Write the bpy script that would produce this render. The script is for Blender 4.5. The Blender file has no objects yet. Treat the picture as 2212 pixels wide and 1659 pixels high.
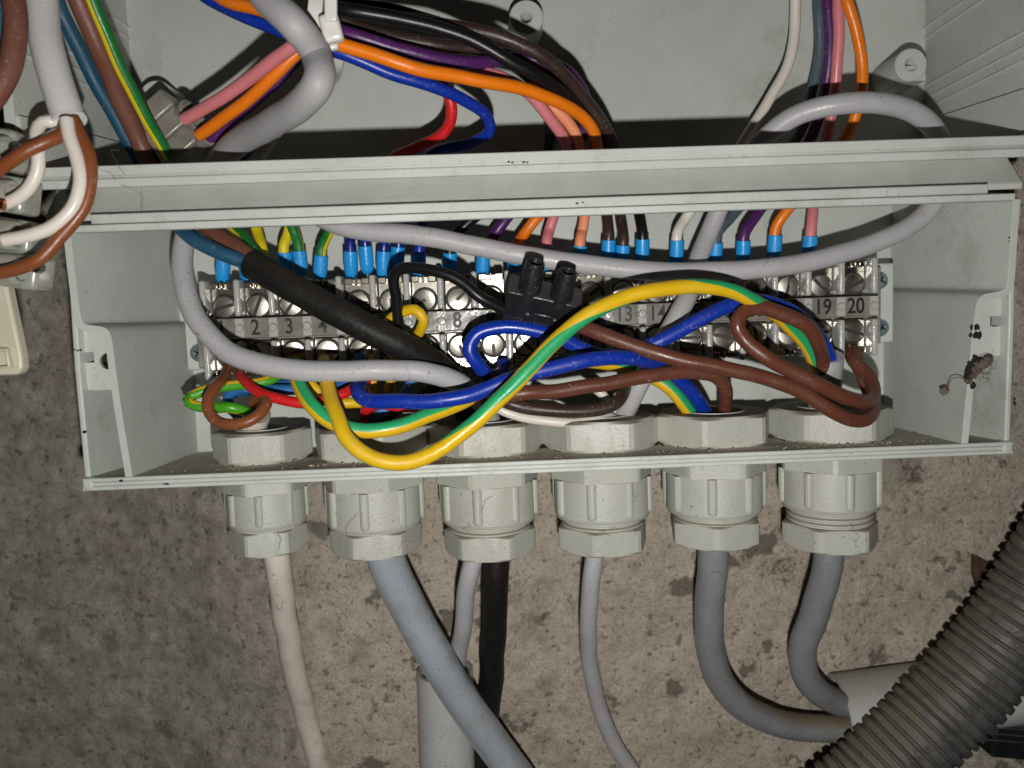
import bpy, bmesh, math, random
from mathutils import Vector, Matrix, noise
random.seed(7)
MM = 0.001
sc = bpy.context.scene
col = sc.collection

# ---------------------------------------------------------------- camera
FPX, CX, CY = 1703.0, 1106.0, 829.5          # focal length and centre on a 2212 px wide frame
fwd = Vector((math.tan(math.radians(1.0)), 1.0, -math.tan(math.radians(5.0)))).normalized()
_r0 = fwd.cross(Vector((0, 0, 1))).normalized(); _u0 = _r0.cross(fwd).normalized()
_th = math.radians(2.1)
RT = (_r0 * math.cos(_th) - _u0 * math.sin(_th)).normalized()
UP = (_r0 * math.sin(_th) + _u0 * math.cos(_th)).normalized()
CAM = fwd * -150.0                             # mm
cd = bpy.data.cameras.new('camera'); cam = bpy.data.objects.new('camera', cd); col.objects.link(cam)
cd.sensor_width = 36.0; cd.lens = 36.0 * FPX / 2212.0
cd.clip_start = 0.005; cd.clip_end = 10
cd.dof.use_dof = True; cd.dof.focus_distance = 0.160; cd.dof.aperture_fstop = 22.0
cam.matrix_world = Matrix(((RT.x, UP.x, -fwd.x, CAM.x * MM), (RT.y, UP.y, -fwd.y, CAM.y * MM), (RT.z, UP.z, -fwd.z, CAM.z * MM), (0, 0, 0, 1)))
sc.camera = cam
# ---------------------------------------------------------------- world, light, exposure
w = bpy.data.worlds.new('World'); sc.world = w; w.use_nodes = True
w.node_tree.nodes['Background'].inputs[0].default_value = (1.0, 0.9, 0.8, 1)
w.node_tree.nodes['Background'].inputs[1].default_value = 0.003
ld = bpy.data.lights.new('phone_flash', 'POINT'); lo = bpy.data.objects.new('phone_flash', ld); col.objects.link(lo)
ld.energy = 0.98; ld.color = (1.0, 0.975, 0.93); ld.shadow_soft_size = 0.0018
lo.location = (CAM + RT * 3.0 - UP * 22.0) * MM
sc.view_settings.view_transform = 'Standard'; sc.view_settings.look = 'None'
sc.view_settings.exposure = 0.0; sc.view_settings.gamma = 1.0
try:
    sc.cycles.use_denoising = True
    sc.cycles.max_bounces = 8
except Exception: pass

# ---------------------------------------------------------------- helpers
def U(x, y, Y):
    """point in the box frame (mm): X right, Y depth, Z up, from a sighting x, y at depth Y"""
    d = fwd * FPX + RT * (x - CX) - UP * (y - CY)
    k = (Y - CAM.y) / d.y
    return CAM + d * k
def dist(p): return (p - CAM).dot(fwd)
def px2mm(wpx, p): return wpx * dist(p) / FPX

def mat(name, c, rough=0.4, metal=0.0, bump=0.0, bscale=900, mott=0.0, mscale=120, dust=None, dustamt=0.0, spec=0.5, stripes=None, aniso=None, trans=0.0, sss=0.0, coat=0.0, specks=0.0, speckc=(0.5, 0.46, 0.4), smudge=0.0):
    m = bpy.data.materials.new(name); m.use_nodes = True
    nt = m.node_tree; N = nt.nodes; L = nt.links; b = N['Principled BSDF']
    b.inputs['Base Color'].default_value = (*c, 1); b.inputs['Roughness'].default_value = rough
    b.inputs['Metallic'].default_value = metal; b.inputs['Specular IOR Level'].default_value = spec
    if trans: b.inputs['Transmission Weight'].default_value = trans
    if coat: b.inputs['Coat Weight'].default_value = coat; b.inputs['Coat Roughness'].default_value = 0.12
    if sss:
        b.inputs['Subsurface Weight'].default_value = sss; b.inputs['Subsurface Scale'].default_value = 0.0015
        b.inputs['Subsurface Radius'].default_value = (1, 1, 0.9)
    geo = N.new('ShaderNodeNewGeometry')
    out = None
    if mott or dust or specks:
        n1 = N.new('ShaderNodeTexNoise'); n1.inputs['Scale'].default_value = mscale; n1.inputs['Detail'].default_value = 8; n1.inputs['Roughness'].default_value = 0.65
        L.new(geo.outputs['Position'], n1.inputs['Vector'])
        mr = N.new('ShaderNodeMapRange'); mr.inputs[1].default_value = 0.3; mr.inputs[2].default_value = 0.7
        mr.inputs[3].default_value = 1 - mott; mr.inputs[4].default_value = 1 + mott
        L.new(n1.outputs[0], mr.inputs[0])
        mx = N.new('ShaderNodeVectorMath'); mx.operation = 'SCALE'; mx.inputs[0].default_value = c
        L.new(mr.outputs[0], mx.inputs['Scale']); out = mx.outputs[0]
        if dust:
            sep = N.new('ShaderNodeSeparateXYZ'); L.new(geo.outputs['Normal'], sep.inputs[0])
            n2 = N.new('ShaderNodeTexNoise'); n2.inputs['Scale'].default_value = 260; n2.inputs['Detail'].default_value = 9; n2.inputs['Roughness'].default_value = 0.7
            L.new(geo.outputs['Position'], n2.inputs['Vector'])
            a = N.new('ShaderNodeMath'); a.operation = 'MULTIPLY_ADD'; L.new(sep.outputs[2], a.inputs[0]); a.inputs[1].default_value = 0.9; L.new(n2.outputs[0], a.inputs[2])
            r2 = N.new('ShaderNodeMapRange'); r2.inputs[1].default_value = 0.62; r2.inputs[2].default_value = 1.25; r2.inputs[3].default_value = 0; r2.inputs[4].default_value = dustamt
            L.new(a.outputs[0], r2.inputs[0])
            mm_ = N.new('ShaderNodeMix'); mm_.data_type = 'RGBA'; L.new(r2.outputs[0], mm_.inputs['Factor']); L.new(out, mm_.inputs['A']); mm_.inputs['B'].default_value = (*dust, 1)
            out = mm_.outputs['Result']
            r3 = N.new('ShaderNodeMapRange'); r3.inputs[3].default_value = rough; r3.inputs[4].default_value = 0.9; L.new(r2.outputs[0], r3.inputs[0]); L.new(r3.outputs[0], b.inputs['Roughness'])
        if specks:
            n3 = N.new('ShaderNodeTexNoise'); n3.inputs['Scale'].default_value = 1500; n3.inputs['Detail'].default_value = 3; L.new(geo.outputs['Position'], n3.inputs['Vector'])
            n4 = N.new('ShaderNodeTexNoise'); n4.inputs['Scale'].default_value = 130; n4.inputs['Detail'].default_value = 5; L.new(geo.outputs['Position'], n4.inputs['Vector'])
            s1 = N.new('ShaderNodeMapRange'); s1.inputs[1].default_value = 0.62; s1.inputs[2].default_value = 0.70; L.new(n3.outputs[0], s1.inputs[0])
            s2 = N.new('ShaderNodeMapRange'); s2.inputs[1].default_value = 0.40; s2.inputs[2].default_value = 0.62; s2.inputs[4].default_value = specks; L.new(n4.outputs[0], s2.inputs[0])
            s3 = N.new('ShaderNodeMath'); s3.operation = 'MULTIPLY'; L.new(s1.outputs[0], s3.inputs[0]); L.new(s2.outputs[0], s3.inputs[1])
            m4 = N.new('ShaderNodeMix'); m4.data_type = 'RGBA'; L.new(s3.outputs[0], m4.inputs['Factor']); L.new(out, m4.inputs['A']); m4.inputs['B'].default_value = (*speckc, 1); out = m4.outputs['Result']
            if not dust:
                s5 = N.new('ShaderNodeMapRange'); s5.inputs[1].default_value = 0.35; s5.inputs[2].default_value = 0.65; s5.inputs[3].default_value = rough * .85; s5.inputs[4].default_value = min(1, rough * 1.5); L.new(n4.outputs[0], s5.inputs[0]); L.new(s5.outputs[0], b.inputs['Roughness'])
        if smudge:
            n5 = N.new('ShaderNodeTexNoise'); n5.inputs['Scale'].default_value = 55; n5.inputs['Detail'].default_value = 10; n5.inputs['Roughness'].default_value = .72; L.new(geo.outputs['Position'], n5.inputs['Vector'])
            s6 = N.new('ShaderNodeMapRange'); s6.inputs[1].default_value = 0.55; s6.inputs[2].default_value = 0.75; s6.inputs[4].default_value = smudge; L.new(n5.outputs[0], s6.inputs[0])
            m6 = N.new('ShaderNodeMix'); m6.data_type = 'RGBA'; L.new(s6.outputs[0], m6.inputs['Factor']); L.new(out, m6.inputs['A']); m6.inputs['B'].default_value = (0.23, 0.20, 0.15, 1); out = m6.outputs['Result']
        L.new(out, b.inputs['Base Color'])
    if bump:
        nb = N.new('ShaderNodeTexNoise'); nb.inputs['Scale'].default_value = bscale; nb.inputs['Detail'].default_value = 4
        if aniso:
            mp = N.new('ShaderNodeMapping'); mp.inputs['Scale'].default_value = aniso; L.new(geo.outputs['Position'], mp.inputs['Vector']); L.new(mp.outputs[0], nb.inputs['Vector'])
        else: L.new(geo.outputs['Position'], nb.inputs['Vector'])
        bp = N.new('ShaderNodeBump'); bp.inputs['Strength'].default_value = bump; bp.inputs['Distance'].default_value = 0.0003
        L.new(nb.outputs[0], bp.inputs['Height']); L.new(bp.outputs[0], b.inputs['Normal'])
    return m

M = {}
HC = (0.515, 0.54, 0.505)
M['housing'] = mat('grey_housing_plastic', HC, 0.42, bump=0.22, bscale=5200, mott=0.09, mscale=45, specks=0.5, speckc=(0.2, 0.17, 0.13), smudge=0.55)
M['housing_dusty'] = mat('dusty_housing_plastic', HC, 0.5, bump=0.3, bscale=2000, mott=0.1, mscale=90, dust=(0.70, 0.65, 0.56), dustamt=0.95)
M['bar_channel'] = mat('rubbed_channel_plastic', (0.53, 0.54, 0.51), 0.32, bump=0.2, bscale=500, mott=0.1, mscale=90, aniso=(0.15, 1, 2.5))
M['gland'] = mat('beige_grey_nylon', (0.45, 0.455, 0.405), 0.45, bump=0.25, bscale=1600, mott=0.06, mscale=110, dust=(0.25, 0.2, 0.15), dustamt=0.7, specks=0.6, speckc=(0.13, 0.11, 0.08), smudge=0.35)
M['grey_pvc'] = mat('light_grey_pvc', (0.43, 0.425, 0.44), 0.36, bump=0.25, bscale=1500, mott=0.04, mscale=300, specks=0.6, speckc=(0.12, 0.09, 0.07), smudge=0.25)
M['grey_dull'] = mat('dull_grey_pvc', (0.36, 0.355, 0.365), 0.55, bump=0.2, bscale=1500, mott=0.04, mscale=300)
M['grey_cable'] = mat('dirty_blue_grey_pvc', (0.22, 0.226, 0.242), 0.36, bump=0.2, bscale=700, mott=0.12, mscale=160, dust=(0.15, 0.115, 0.07), dustamt=1.0, specks=0.6, speckc=(0.09, 0.07, 0.05), smudge=0.55)
M['grey_shiny'] = mat('shiny_blue_grey_pvc', (0.34, 0.375, 0.42), 0.25, bump=0.12, bscale=500, mott=0.08, mscale=150, dust=(0.15, 0.12, 0.085), dustamt=1.0, coat=0.7, specks=0.6, speckc=(0.09, 0.07, 0.05), smudge=0.8)
M['white_cable'] = mat('grubby_white_pvc', (0.70, 0.635, 0.56), 0.45, bump=0.2, bscale=900, mott=0.06, mscale=130, dust=(0.2, 0.15, 0.1), dustamt=0.9, specks=0.8, speckc=(0.12, 0.09, 0.06), smudge=0.7)
M['white_wire'] = mat('white_pvc', (0.72, 0.66, 0.60), 0.35, bump=0.15)
M['white_sheath'] = mat('white_grey_sheath', (0.60, 0.59, 0.60), 0.4, bump=0.25, bscale=1400)
M['black_rubber'] = mat('dusty_black_rubber', (0.011, 0.010, 0.009), 0.52, bump=0.5, bscale=900, mott=0.4, mscale=400, dust=(0.065, 0.045, 0.03), dustamt=0.25, spec=0.25)
M['black'] = mat('black_pvc', (0.007, 0.007, 0.0075), 0.36, bump=0.12, spec=0.4)
M['black_plastic'] = mat('scuffed_black_plastic', (0.012, 0.013, 0.016), 0.33, bump=0.4, bscale=900, mott=0.35, mscale=500, dust=(0.11, 0.10, 0.09), dustamt=0.5, specks=0.5, speckc=(0.16, 0.15, 0.14))
def wmat(n, c, r=0.33): M[n] = mat(n + '_pvc', c, r, bump=0.15, bscale=1300, mott=0.06, mscale=400, specks=0.30)
wmat('brown', (0.125, 0.040, 0.024)); wmat('brown_light', (0.22, 0.065, 0.022)); wmat('brown_dark', (0.04, 0.022, 0.018))
wmat('brown_red', (0.16, 0.06, 0.04), 0.45); wmat('blue', (0.004, 0.03, 0.33)); wmat('navy', (0.004, 0.015, 0.19)); wmat('mid_blue', (0.02, 0.14, 0.42))
wmat('light_blue', (0.07, 0.30, 0.72)); wmat('teal', (0.012, 0.075, 0.14), 0.45); wmat('yellow', (0.72, 0.45, 0.01)); wmat('green', (0.02, 0.36, 0.13))
wmat('dark_green', (0.01, 0.16, 0.03)); wmat('bright_yellow', (0.70, 0.56, 0.01)); wmat('lime', (0.06, 0.33, 0.01))
wmat('red', (0.62, 0.012, 0.015)); wmat('orange', (0.80, 0.19, 0.004)); wmat('pink', (0.64, 0.20, 0.22)); wmat('salmon', (0.80, 0.29, 0.15))
wmat('violet', (0.075, 0.015, 0.11)); wmat('slate', (0.075, 0.11, 0.135)); wmat('sleeve_blue', (0.018, 0.31, 0.74), 0.3)
M['copper'] = mat('copper_strand', (0.75, 0.25, 0.08), 0.25, 1.0)
M['metal'] = mat('nickel_steel', (0.46, 0.43, 0.37), 0.25, 1.0, bump=0.10, bscale=260, mott=0.12, mscale=350)
M['screw_head'] = mat('scratched_screw_steel', (0.56, 0.53, 0.47), 0.30, 1.0, bump=0.05, mott=0.12, mscale=900, bscale=1400)
M['zinc'] = mat('blue_zinc_steel', (0.42, 0.56, 0.66), 0.22, 1.0, bump=0.2, bscale=500)
M['recess_shade'] = mat('dark_recess_shade', (0.03, 0.028, 0.025), 0.6)  # near-black colour standing in for shade in screw recesses and around the heads
M['clear_poly'] = mat('milky_polyamide', (0.21, 0.20, 0.175), 0.25, bump=0.4, bscale=400, mott=0.3, mscale=260)
M['divider'] = mat('clear_divider', (0.42, 0.42, 0.40), 0.2, bump=0.35, bscale=1200)
M['ink'] = mat('black_ink', (0.012, 0.012, 0.012), 0.5)
M['opal'] = mat('opal_connector', (0.48, 0.49, 0.42), 0.25, bump=0.3, bscale=300, mott=0.2, mscale=180, sss=0.2, trans=0.35, coat=0.6)
M['opal_dark'] = mat('smoky_connector', (0.22, 0.20, 0.17), 0.3, bump=0.3, bscale=300, mott=0.25, mscale=160)
M['tie'] = mat('white_nylon', (0.70, 0.70, 0.66), 0.25, bump=0.3, bscale=400)
M['cream'] = mat('cream_plastic', (0.55, 0.52, 0.40), 0.4, bump=0.2)
M['lint'] = mat('grey_brown_lint', (0.13, 0.10, 0.075), 0.95, bump=1.0, bscale=1500, mott=0.5, mscale=700)
M['crumb'] = mat('sand_crumb', (0.40, 0.35, 0.27), 0.9, mott=0.6, mscale=900)
M['dark_crud'] = mat('dark_crud', (0.012, 0.009, 0.007), 0.95, bump=1.0, bscale=900)
M['corrugated'] = mat('dusty_black_conduit', (0.08, 0.08, 0.081), 0.42, bump=0.5, bscale=700, mott=0.4, mscale=260, dust=(0.16, 0.13, 0.09), dustamt=0.9, spec=0.3, specks=0.5, speckc=(0.3, 0.26, 0.2), smudge=0.5)
M['pipe'] = mat('grey_pvc_pipe', (0.46, 0.47, 0.47), 0.4, bump=0.1, mott=0.06, mscale=90, dust=(0.22, 0.18, 0.13), dustamt=0.6, specks=0.6, speckc=(0.1, 0.08, 0.06))
M['rust'] = mat('rusty_iron', (0.07, 0.035, 0.022), 0.9, bump=1.0, bscale=400, mott=0.5, mscale=300)

ORIG = {}
def setp(o, label=None, cat=None, group=None, kind=None):
    if label: o['label'] = label
    if cat: o['category'] = cat
    if group: o['group'] = group
    if kind: o['kind'] = kind
    return o
def empty(name, p, label=None, cat=None, group=None):
    o = bpy.data.objects.new(name, None); col.objects.link(o); o.location = p * MM; o.empty_display_size = 0.005
    ORIG[o] = p.copy(); return setp(o, label, cat, group)
def build(name, bm, mats, parent=None, sharp=38, bevel=0, smooth=True, label=None, cat=None, group=None, kind=None, seg=2):
    """link a bmesh (mm, box frame) as ONE object whose origin is its own centre"""
    vs = [v.co for v in bm.verts]
    lo_ = Vector((min(v.x for v in vs), min(v.y for v in vs), min(v.z for v in vs)))
    hi_ = Vector((max(v.x for v in vs), max(v.y for v in vs), max(v.z for v in vs)))
    c = (lo_ + hi_) / 2
    for v in bm.verts: v.co = (v.co - c) * MM
    bmesh.ops.recalc_face_normals(bm, faces=bm.faces)
    me = bpy.data.meshes.new(name); bm.to_mesh(me); bm.free()
    for m in (mats if isinstance(mats, (list, tuple)) else [mats]): me.materials.append(M[m] if isinstance(m, str) else m)
    if smooth:
        me.polygons.foreach_set('use_smooth', [True] * len(me.polygons))
    o = bpy.data.objects.new(name, me); col.objects.link(o)
    if parent is not None:
        o.parent = parent; o.location = (c - ORIG[parent]) * MM
    else: o.location = c * MM
    ORIG[o] = c
    if bevel:
        b = o.modifiers.new('bevel', 'BEVEL'); b.width = bevel * MM; b.segments = seg; b.limit_method = 'ANGLE'; b.angle_limit = math.radians(35); b.harden_normals = False
    if smooth:
        try: me.set_sharp_from_angle(angle=math.radians(sharp))
        except Exception: pass
    return setp(o, label, cat, group, kind)
def copy_at(o, p, parent, label=None, rot=None):
    c = o.copy(); col.objects.link(c); c.parent = parent; c.location = (p - ORIG[parent]) * MM; ORIG[c] = p.copy()
    if rot is not None: c.rotation_euler = rot
    if label: c['label'] = label
    return c

def spline(P, step=0.9, wob=.13):
    """centripetal Catmull-Rom through P (each row: Vector, then extra channels)"""
    pts = [r[0] for r in P]; ex = [r[1] for r in P]
    pts = [pts[0] * 2 - pts[1]] + pts + [pts[-1] * 2 - pts[-2]]
    ex = [ex[0]] + ex + [ex[-1]]
    out = []
    for i in range(1, len(pts) - 2):
        p0, p1, p2, p3 = pts[i - 1:i + 3]
        t0 = 0; t1 = t0 + max((p1 - p0).length, 1e-4) ** .5; t2 = t1 + max((p2 - p1).length, 1e-4) ** .5; t3 = t2 + max((p3 - p2).length, 1e-4) ** .5
        n = max(2, int((p2 - p1).length / step))
        for k in range(n):
            t = t1 + (t2 - t1) * k / n
            A1 = p0 * ((t1 - t) / (t1 - t0)) + p1 * ((t - t0) / (t1 - t0)); A2 = p1 * ((t2 - t) / (t2 - t1)) + p2 * ((t - t1) / (t2 - t1)); A3 = p2 * ((t3 - t) / (t3 - t2)) + p3 * ((t - t2) / (t3 - t2))
            B1 = A1 * ((t2 - t) / (t2 - t0)) + A2 * ((t - t0) / (t2 - t0)); B2 = A2 * ((t3 - t) / (t3 - t1)) + A3 * ((t - t1) / (t3 - t1))
            out.append((B1 * ((t2 - t) / (t2 - t1)) + B2 * ((t - t1) / (t2 - t1)), ex[i] + (ex[i + 1] - ex[i]) * k / n))
    out.append((pts[-2], ex[-2])); sd = pts[1] * .37; s_ = 0; res = []
    for i, (p, e) in enumerate(out):
        if i: s_ += (p - out[i - 1][0]).length
        w_ = min(1, s_ / 6) * wob
        q = sd + Vector((s_ / 7.5, 0, 0)); res.append((p + Vector((noise.noise(q), noise.noise(q + Vector((0, 9, 0))), noise.noise(q + Vector((0, 0, 17))))) * w_ * 2, e))
    return res
def tube_bm(path, r, sides=18, rf=None, stripe=None, bm=None, closed=True, rin=None):
    """tube round path [(Vector, phi)]; phi turns the stripe, 0 = towards the viewer side, + = right of travel"""
    bm = bm or bmesh.new(); rings = []
    n = len(path); vprev = None; s = 0
    for i, (p, ph) in enumerate(path):
        t = (path[min(i + 1, n - 1)][0] - path[max(i - 1, 0)][0]).normalized()
        v = Vector((0, -1, 0.03)); v = v - t * v.dot(t)
        if vprev is not None:
            vp = vprev - t * vprev.dot(t)
            k = min(1, v.length * 1.6) ; v = (v.normalized() * k + vp.normalized() * (1 - k)) if v.length > 1e-3 else vp
        v.normalize(); vprev = v; u = t.cross(v)
        if i: s += (p - path[i - 1][0]).length
        rr = rf(s, i, n) if rf else r
        ring = []
        for k in range(sides):
            a = 2 * math.pi * (k + .5) / sides + math.radians(ph)
            ring.append(bm.verts.new(p + (v * math.cos(a) + u * math.sin(a)) * rr))
        rings.append(ring)
    for i in range(n - 1):
        for k in range(sides):
            f = bm.faces.new((rings[i][k], rings[i][(k + 1) % sides], rings[i + 1][(k + 1) % sides], rings[i + 1][k]))
            if stripe:
                kk = (k + 1) % sides; kk = min(kk, sides - kk)
                if kk <= stripe: f.material_index = 1
    if closed and n > 1:
        bm.faces.new(rings[0][::-1]); bm.faces.new(rings[-1])
    return bm
def pts(P, phi=0):
    return [(U(*p[:3]), p[3] if len(p) > 3 else phi) for p in P]
def wire(name, P, wpx, m, parent=None, ref=None, stripe=None, phi=0, sides=18, r=None, **kw):
    pp = pts(P, phi); path = spline(pp)
    if r is None:
        q = pp[ref if ref is not None else len(pp) // 2][0]; r = px2mm(wpx, q) / 2
    bm = tube_bm(path, r, sides=sides, stripe=stripe)
    return build(name, bm, m, parent, **kw)
YG = ['yellow', 'green']

def box_bm(c, size, rot=None, bm=None, mi=0):
    bm = bm or bmesh.new(); g = bmesh.ops.create_cube(bm, size=1)
    mt = Matrix.Translation(c) @ (rot.to_4x4() if rot else Matrix.Identity(4)) @ Matrix.Diagonal((*size, 1))
    bmesh.ops.transform(bm, matrix=mt, verts=g['verts'])
    if mi:
        for v in g['verts']:
            for f in v.link_faces: f.material_index = mi
    return bm
def lathe_bm(c, prof, axis=Vector((0, 0, 1)), n=48, bm=None, mi=0, rfun=None):
    """prof: (r, h) rows round axis from c; a closed profile if its ends meet"""
    bm = bm or bmesh.new(); a = axis.normalized()
    x = a.orthogonal().normalized(); 
    if abs(a.z) > .99: x = Vector((1, 0, 0))
    y = a.cross(x); rings = []
    for r, h in prof:
        if r < 1e-6: rings.append([bm.verts.new(c + a * h)]); continue
        rings.append([bm.verts.new(c + a * h + (x * math.cos(t) + y * math.sin(t)) * (r * (rfun(t) if rfun else 1))) for t in [2 * math.pi * k / n for k in range(n)]])
    for A, B in zip(rings, rings[1:]):
        for k in range(n):
            k2 = (k + 1) % n
            if len(A) == 1 and len(B) == 1: continue
            if len(A) == 1: f = bm.faces.new((A[0], B[k2], B[k]))
            elif len(B) == 1: f = bm.faces.new((A[k], A[k2], B[0]))
            else: f = bm.faces.new((A[k], A[k2], B[k2], B[k]))
            f.material_index = mi
    return bm
def hexring_bm(c, R, r, h0, h1, rot, axis=Vector((0, 0, 1)), cut=0.12, bm=None, cham=0.5, sides=6):
    """hex nut with shaved corners and a round bore"""
    bm = bm or bmesh.new(); out = []; n = sides * 12
    def rad(t):
        a = (t - rot) % (2 * math.pi / sides) - math.pi / sides
        rr = R * math.cos(math.pi / sides) / math.cos(a)
        return min(rr, R * (1 - cut * .22))
    prof = [(r, h1), (None, h1, -cham), (None, h1 - cham * .6, 0), (None, h0 + cham, 0), (None, h0, -cham * .9), (r, h0)]
    rings = []
    for q in prof:
        ring = []
        for k in range(n):
            t = 2 * math.pi * k / n
            rr = q[0] if q[0] is not None else (min(rad(t), R * .93 + q[2] if q[2] < -.3 else 99))
            ring.append(bm.verts.new(c + Vector((rr * math.cos(t), rr * math.sin(t), q[1]))))
        rings.append(ring)
    rings.append(rings[0])
    for A, B in zip(rings, rings[1:]):
        for k in range(n): bm.faces.new((A[k], A[(k + 1) % n], B[(k + 1) % n], B[k]))
    return bm
def plate_bm(outer, holes, y0, y1, bm=None):
    """flat plate in XZ with through holes, from depth y0 to y1; loops are lists of (X, Z)"""
    bm = bm or bmesh.new(); loops = [outer] + holes; fr = []; bk = []; ef = []; eb = []
    for lp in loops:
        a = [bm.verts.new((p[0], y0, p[1])) for p in lp]; b = [bm.verts.new((p[0], y1, p[1])) for p in lp]; n = len(lp)
        for k in range(n):
            ef.append(bm.edges.new((a[k], a[(k + 1) % n]))); eb.append(bm.edges.new((b[k], b[(k + 1) % n])))
            bm.faces.new((a[k], a[(k + 1) % n], b[(k + 1) % n], b[k]))
    bmesh.ops.triangle_fill(bm, use_beauty=True, use_dissolve=False, edges=ef)
    bmesh.ops.triangle_fill(bm, use_beauty=True, use_dissolve=False, edges=eb)
    return bm
def ruled_bm(front, back, t, bm=None):
    """wall running from a front line to a back line (3D), t thick towards side vectors"""
    bm = bm or bmesh.new(); n = len(front)
    def off(L, i):
        d = (L[min(i + 1, n - 1)] - L[max(i - 1, 0)]); d.y = 0; d.normalize(); return Vector((-d.z, 0, d.x)) * t
    fi = [bm.verts.new(p) for p in front]; bi = [bm.verts.new(p) for p in back]
    fo = [bm.verts.new(p + off(front, i)) for i, p in enumerate(front)]; bo = [bm.verts.new(p + off(back, i)) for i, p in enumerate(back)]
    for i in range(n - 1):
        bm.faces.new((fi[i], fi[i + 1], bi[i + 1], bi[i])); bm.faces.new((fo[i], bo[i], bo[i + 1], fo[i + 1]))
        bm.faces.new((fi[i], fo[i], fo[i + 1], fi[i + 1])); bm.faces.new((bi[i], bi[i + 1], bo[i + 1], bo[i]))
    for i in (0, n - 1): bm.faces.new((fi[i], bi[i], bo[i], fo[i]))
    return bm
def smooth2(L, k=2):
    for _ in range(k):
        o = [L[0]]
        for a, b in zip(L, L[1:]): o += [a * .75 + b * .25, a * .25 + b * .75]
        o.append(L[-1]); L = o
    return L

YB = 34.0                                   # inner face of the housing's back
# ---------------------------------------------------------------- concrete wall
def wall_y(x, z):
    left = 1 / (1 + math.exp((x + 78 - z * .05) / 9))
    return 44.5 + 18 * left + noise.fractal(Vector((x / 22, z / 22, 1.3)), 1, 2, 5) * 1.6 + noise.fractal(Vector((x / 3, z / 3, 5.3)), 1, 2, 5) * .55
bm = bmesh.new(); nx, nz = 420, 320; vv = []
for j in range(nz + 1):
    for i in range(nx + 1):
        x = -220 + 440 * i / nx; z = -190 + 360 * j / nz
        vv.append(bm.verts.new((x, wall_y(x, z), z)))
for j in range(nz):
    for i in range(nx):
        a = j * (nx + 1) + i; bm.faces.new((vv[a], vv[a + 1], vv[a + nx + 2], vv[a + nx + 1]))
def concrete():
    m = bpy.data.materials.new('rough_concrete'); m.use_nodes = True; nt = m.node_tree; N = nt.nodes; L = nt.links; b = N['Principled BSDF']
    b.inputs['Roughness'].default_value = 0.9; b.inputs['Specular IOR Level'].default_value = 0.2
    g = N.new('ShaderNodeNewGeometry')
    def nz_(s, d=8, r=.65): 
        n = N.new('ShaderNodeTexNoise'); n.inputs['Scale'].default_value = s; n.inputs['Detail'].default_value = d; n.inputs['Roughness'].default_value = r; L.new(g.outputs['Position'], n.inputs['Vector']); return n
    def ramp(src, a, b_, c0, c1):
        r = N.new('ShaderNodeMapRange'); r.inputs[1].default_value = a; r.inputs[2].default_value = b_; r.inputs[3].default_value = c0; r.inputs[4].default_value = c1; L.new(src, r.inputs[0]); return r.outputs[0]
    def mix(f, A, B):
        x = N.new('ShaderNodeMix'); x.data_type = 'RGBA'; L.new(f, x.inputs['Factor'])
        for v, s in ((A, 'A'), (B, 'B')):
            if isinstance(v, tuple): x.inputs[s].default_value = (*v, 1)
            else: L.new(v, x.inputs[s])
        return x.outputs['Result']
    big, mid, fine, sp = nz_(38, 10, .7), nz_(170, 12, .78), nz_(1250, 8, .85), nz_(420, 5, .6)
    c = mix(ramp(mid.outputs[0], .35, .65, 0, 1), (0.62, 0.535, 0.435), (0.90, 0.80, 0.67))
    c = mix(ramp(big.outputs[0], .54, .62, 0, .45), c, (0.24, 0.205, 0.16))
    vo = nz_(95, 7, .62); c = mix(ramp(vo.outputs[0], .585, .63, 0, .75), c, (0.12, 0.105, 0.08))
    c = mix(ramp(fine.outputs[0], .56, .68, 0, .75), c, (0.07, 0.06, 0.05))
    c = mix(ramp(fine.outputs[0],  .38, .52, .62, 0), c, (0.17, 0.14, 0.105))
    c = mix(ramp(sp.outputs[0], .66, .72, 0, .7), c, (0.62, 0.54, 0.45))
    # greyer, darker tone towards the left of the wall
    s = N.new('ShaderNodeSeparateXYZ'); L.new(g.outputs['Position'], s.inputs[0])
    a = N.new('ShaderNodeMath'); a.operation = 'MULTIPLY_ADD'; L.new(big.outputs[0], a.inputs[0]); a.inputs[1].default_value = 0.07; L.new(s.outputs[0], a.inputs[2])
    c = mix(ramp(a.outputs[0], -.035, -.012, .72, 0), c, mix(ramp(mid.outputs[0], .4, .6, 0, 1), (0.30, 0.265, 0.225), (0.58, 0.53, 0.465)))
    pit = nz_(520, 4, .55); c = mix(ramp(pit.outputs[0], .34, .40, .6, 0), c, (0.11, 0.09, 0.07))
    L.new(c, b.inputs['Base Color'])
    ad = N.new('ShaderNodeMath'); ad.operation = 'ADD'; L.new(pit.outputs[0], ad.inputs[0]); L.new(fine.outputs[0], ad.inputs[1])
    bp = N.new('ShaderNodeBump'); bp.inputs['Strength'].default_value = 1.0; bp.inputs['Distance'].default_value = 0.0009; L.new(ad.outputs[0], bp.inputs['Height']); L.new(bp.outputs[0], b.inputs['Normal'])
    return m
M['concrete'] = concrete()
build('wall', bm, 'concrete', kind='structure')

# ---------------------------------------------------------------- enclosure
def XZ(x, y, Y): p = U(x, y, Y); return (p.x, p.z)
enc = empty('electrical_enclosure', Vector((0, YB, 0)), 'open pale grey plastic enclosure screwed to the concrete wall, full of wiring', 'enclosure')
# heights (box frame) of the features
ZF0 = U(1106, 997, 0).z; ZFB = U(1106, 950, YB).z
print('floor z front/back', ZF0, ZFB)
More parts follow.
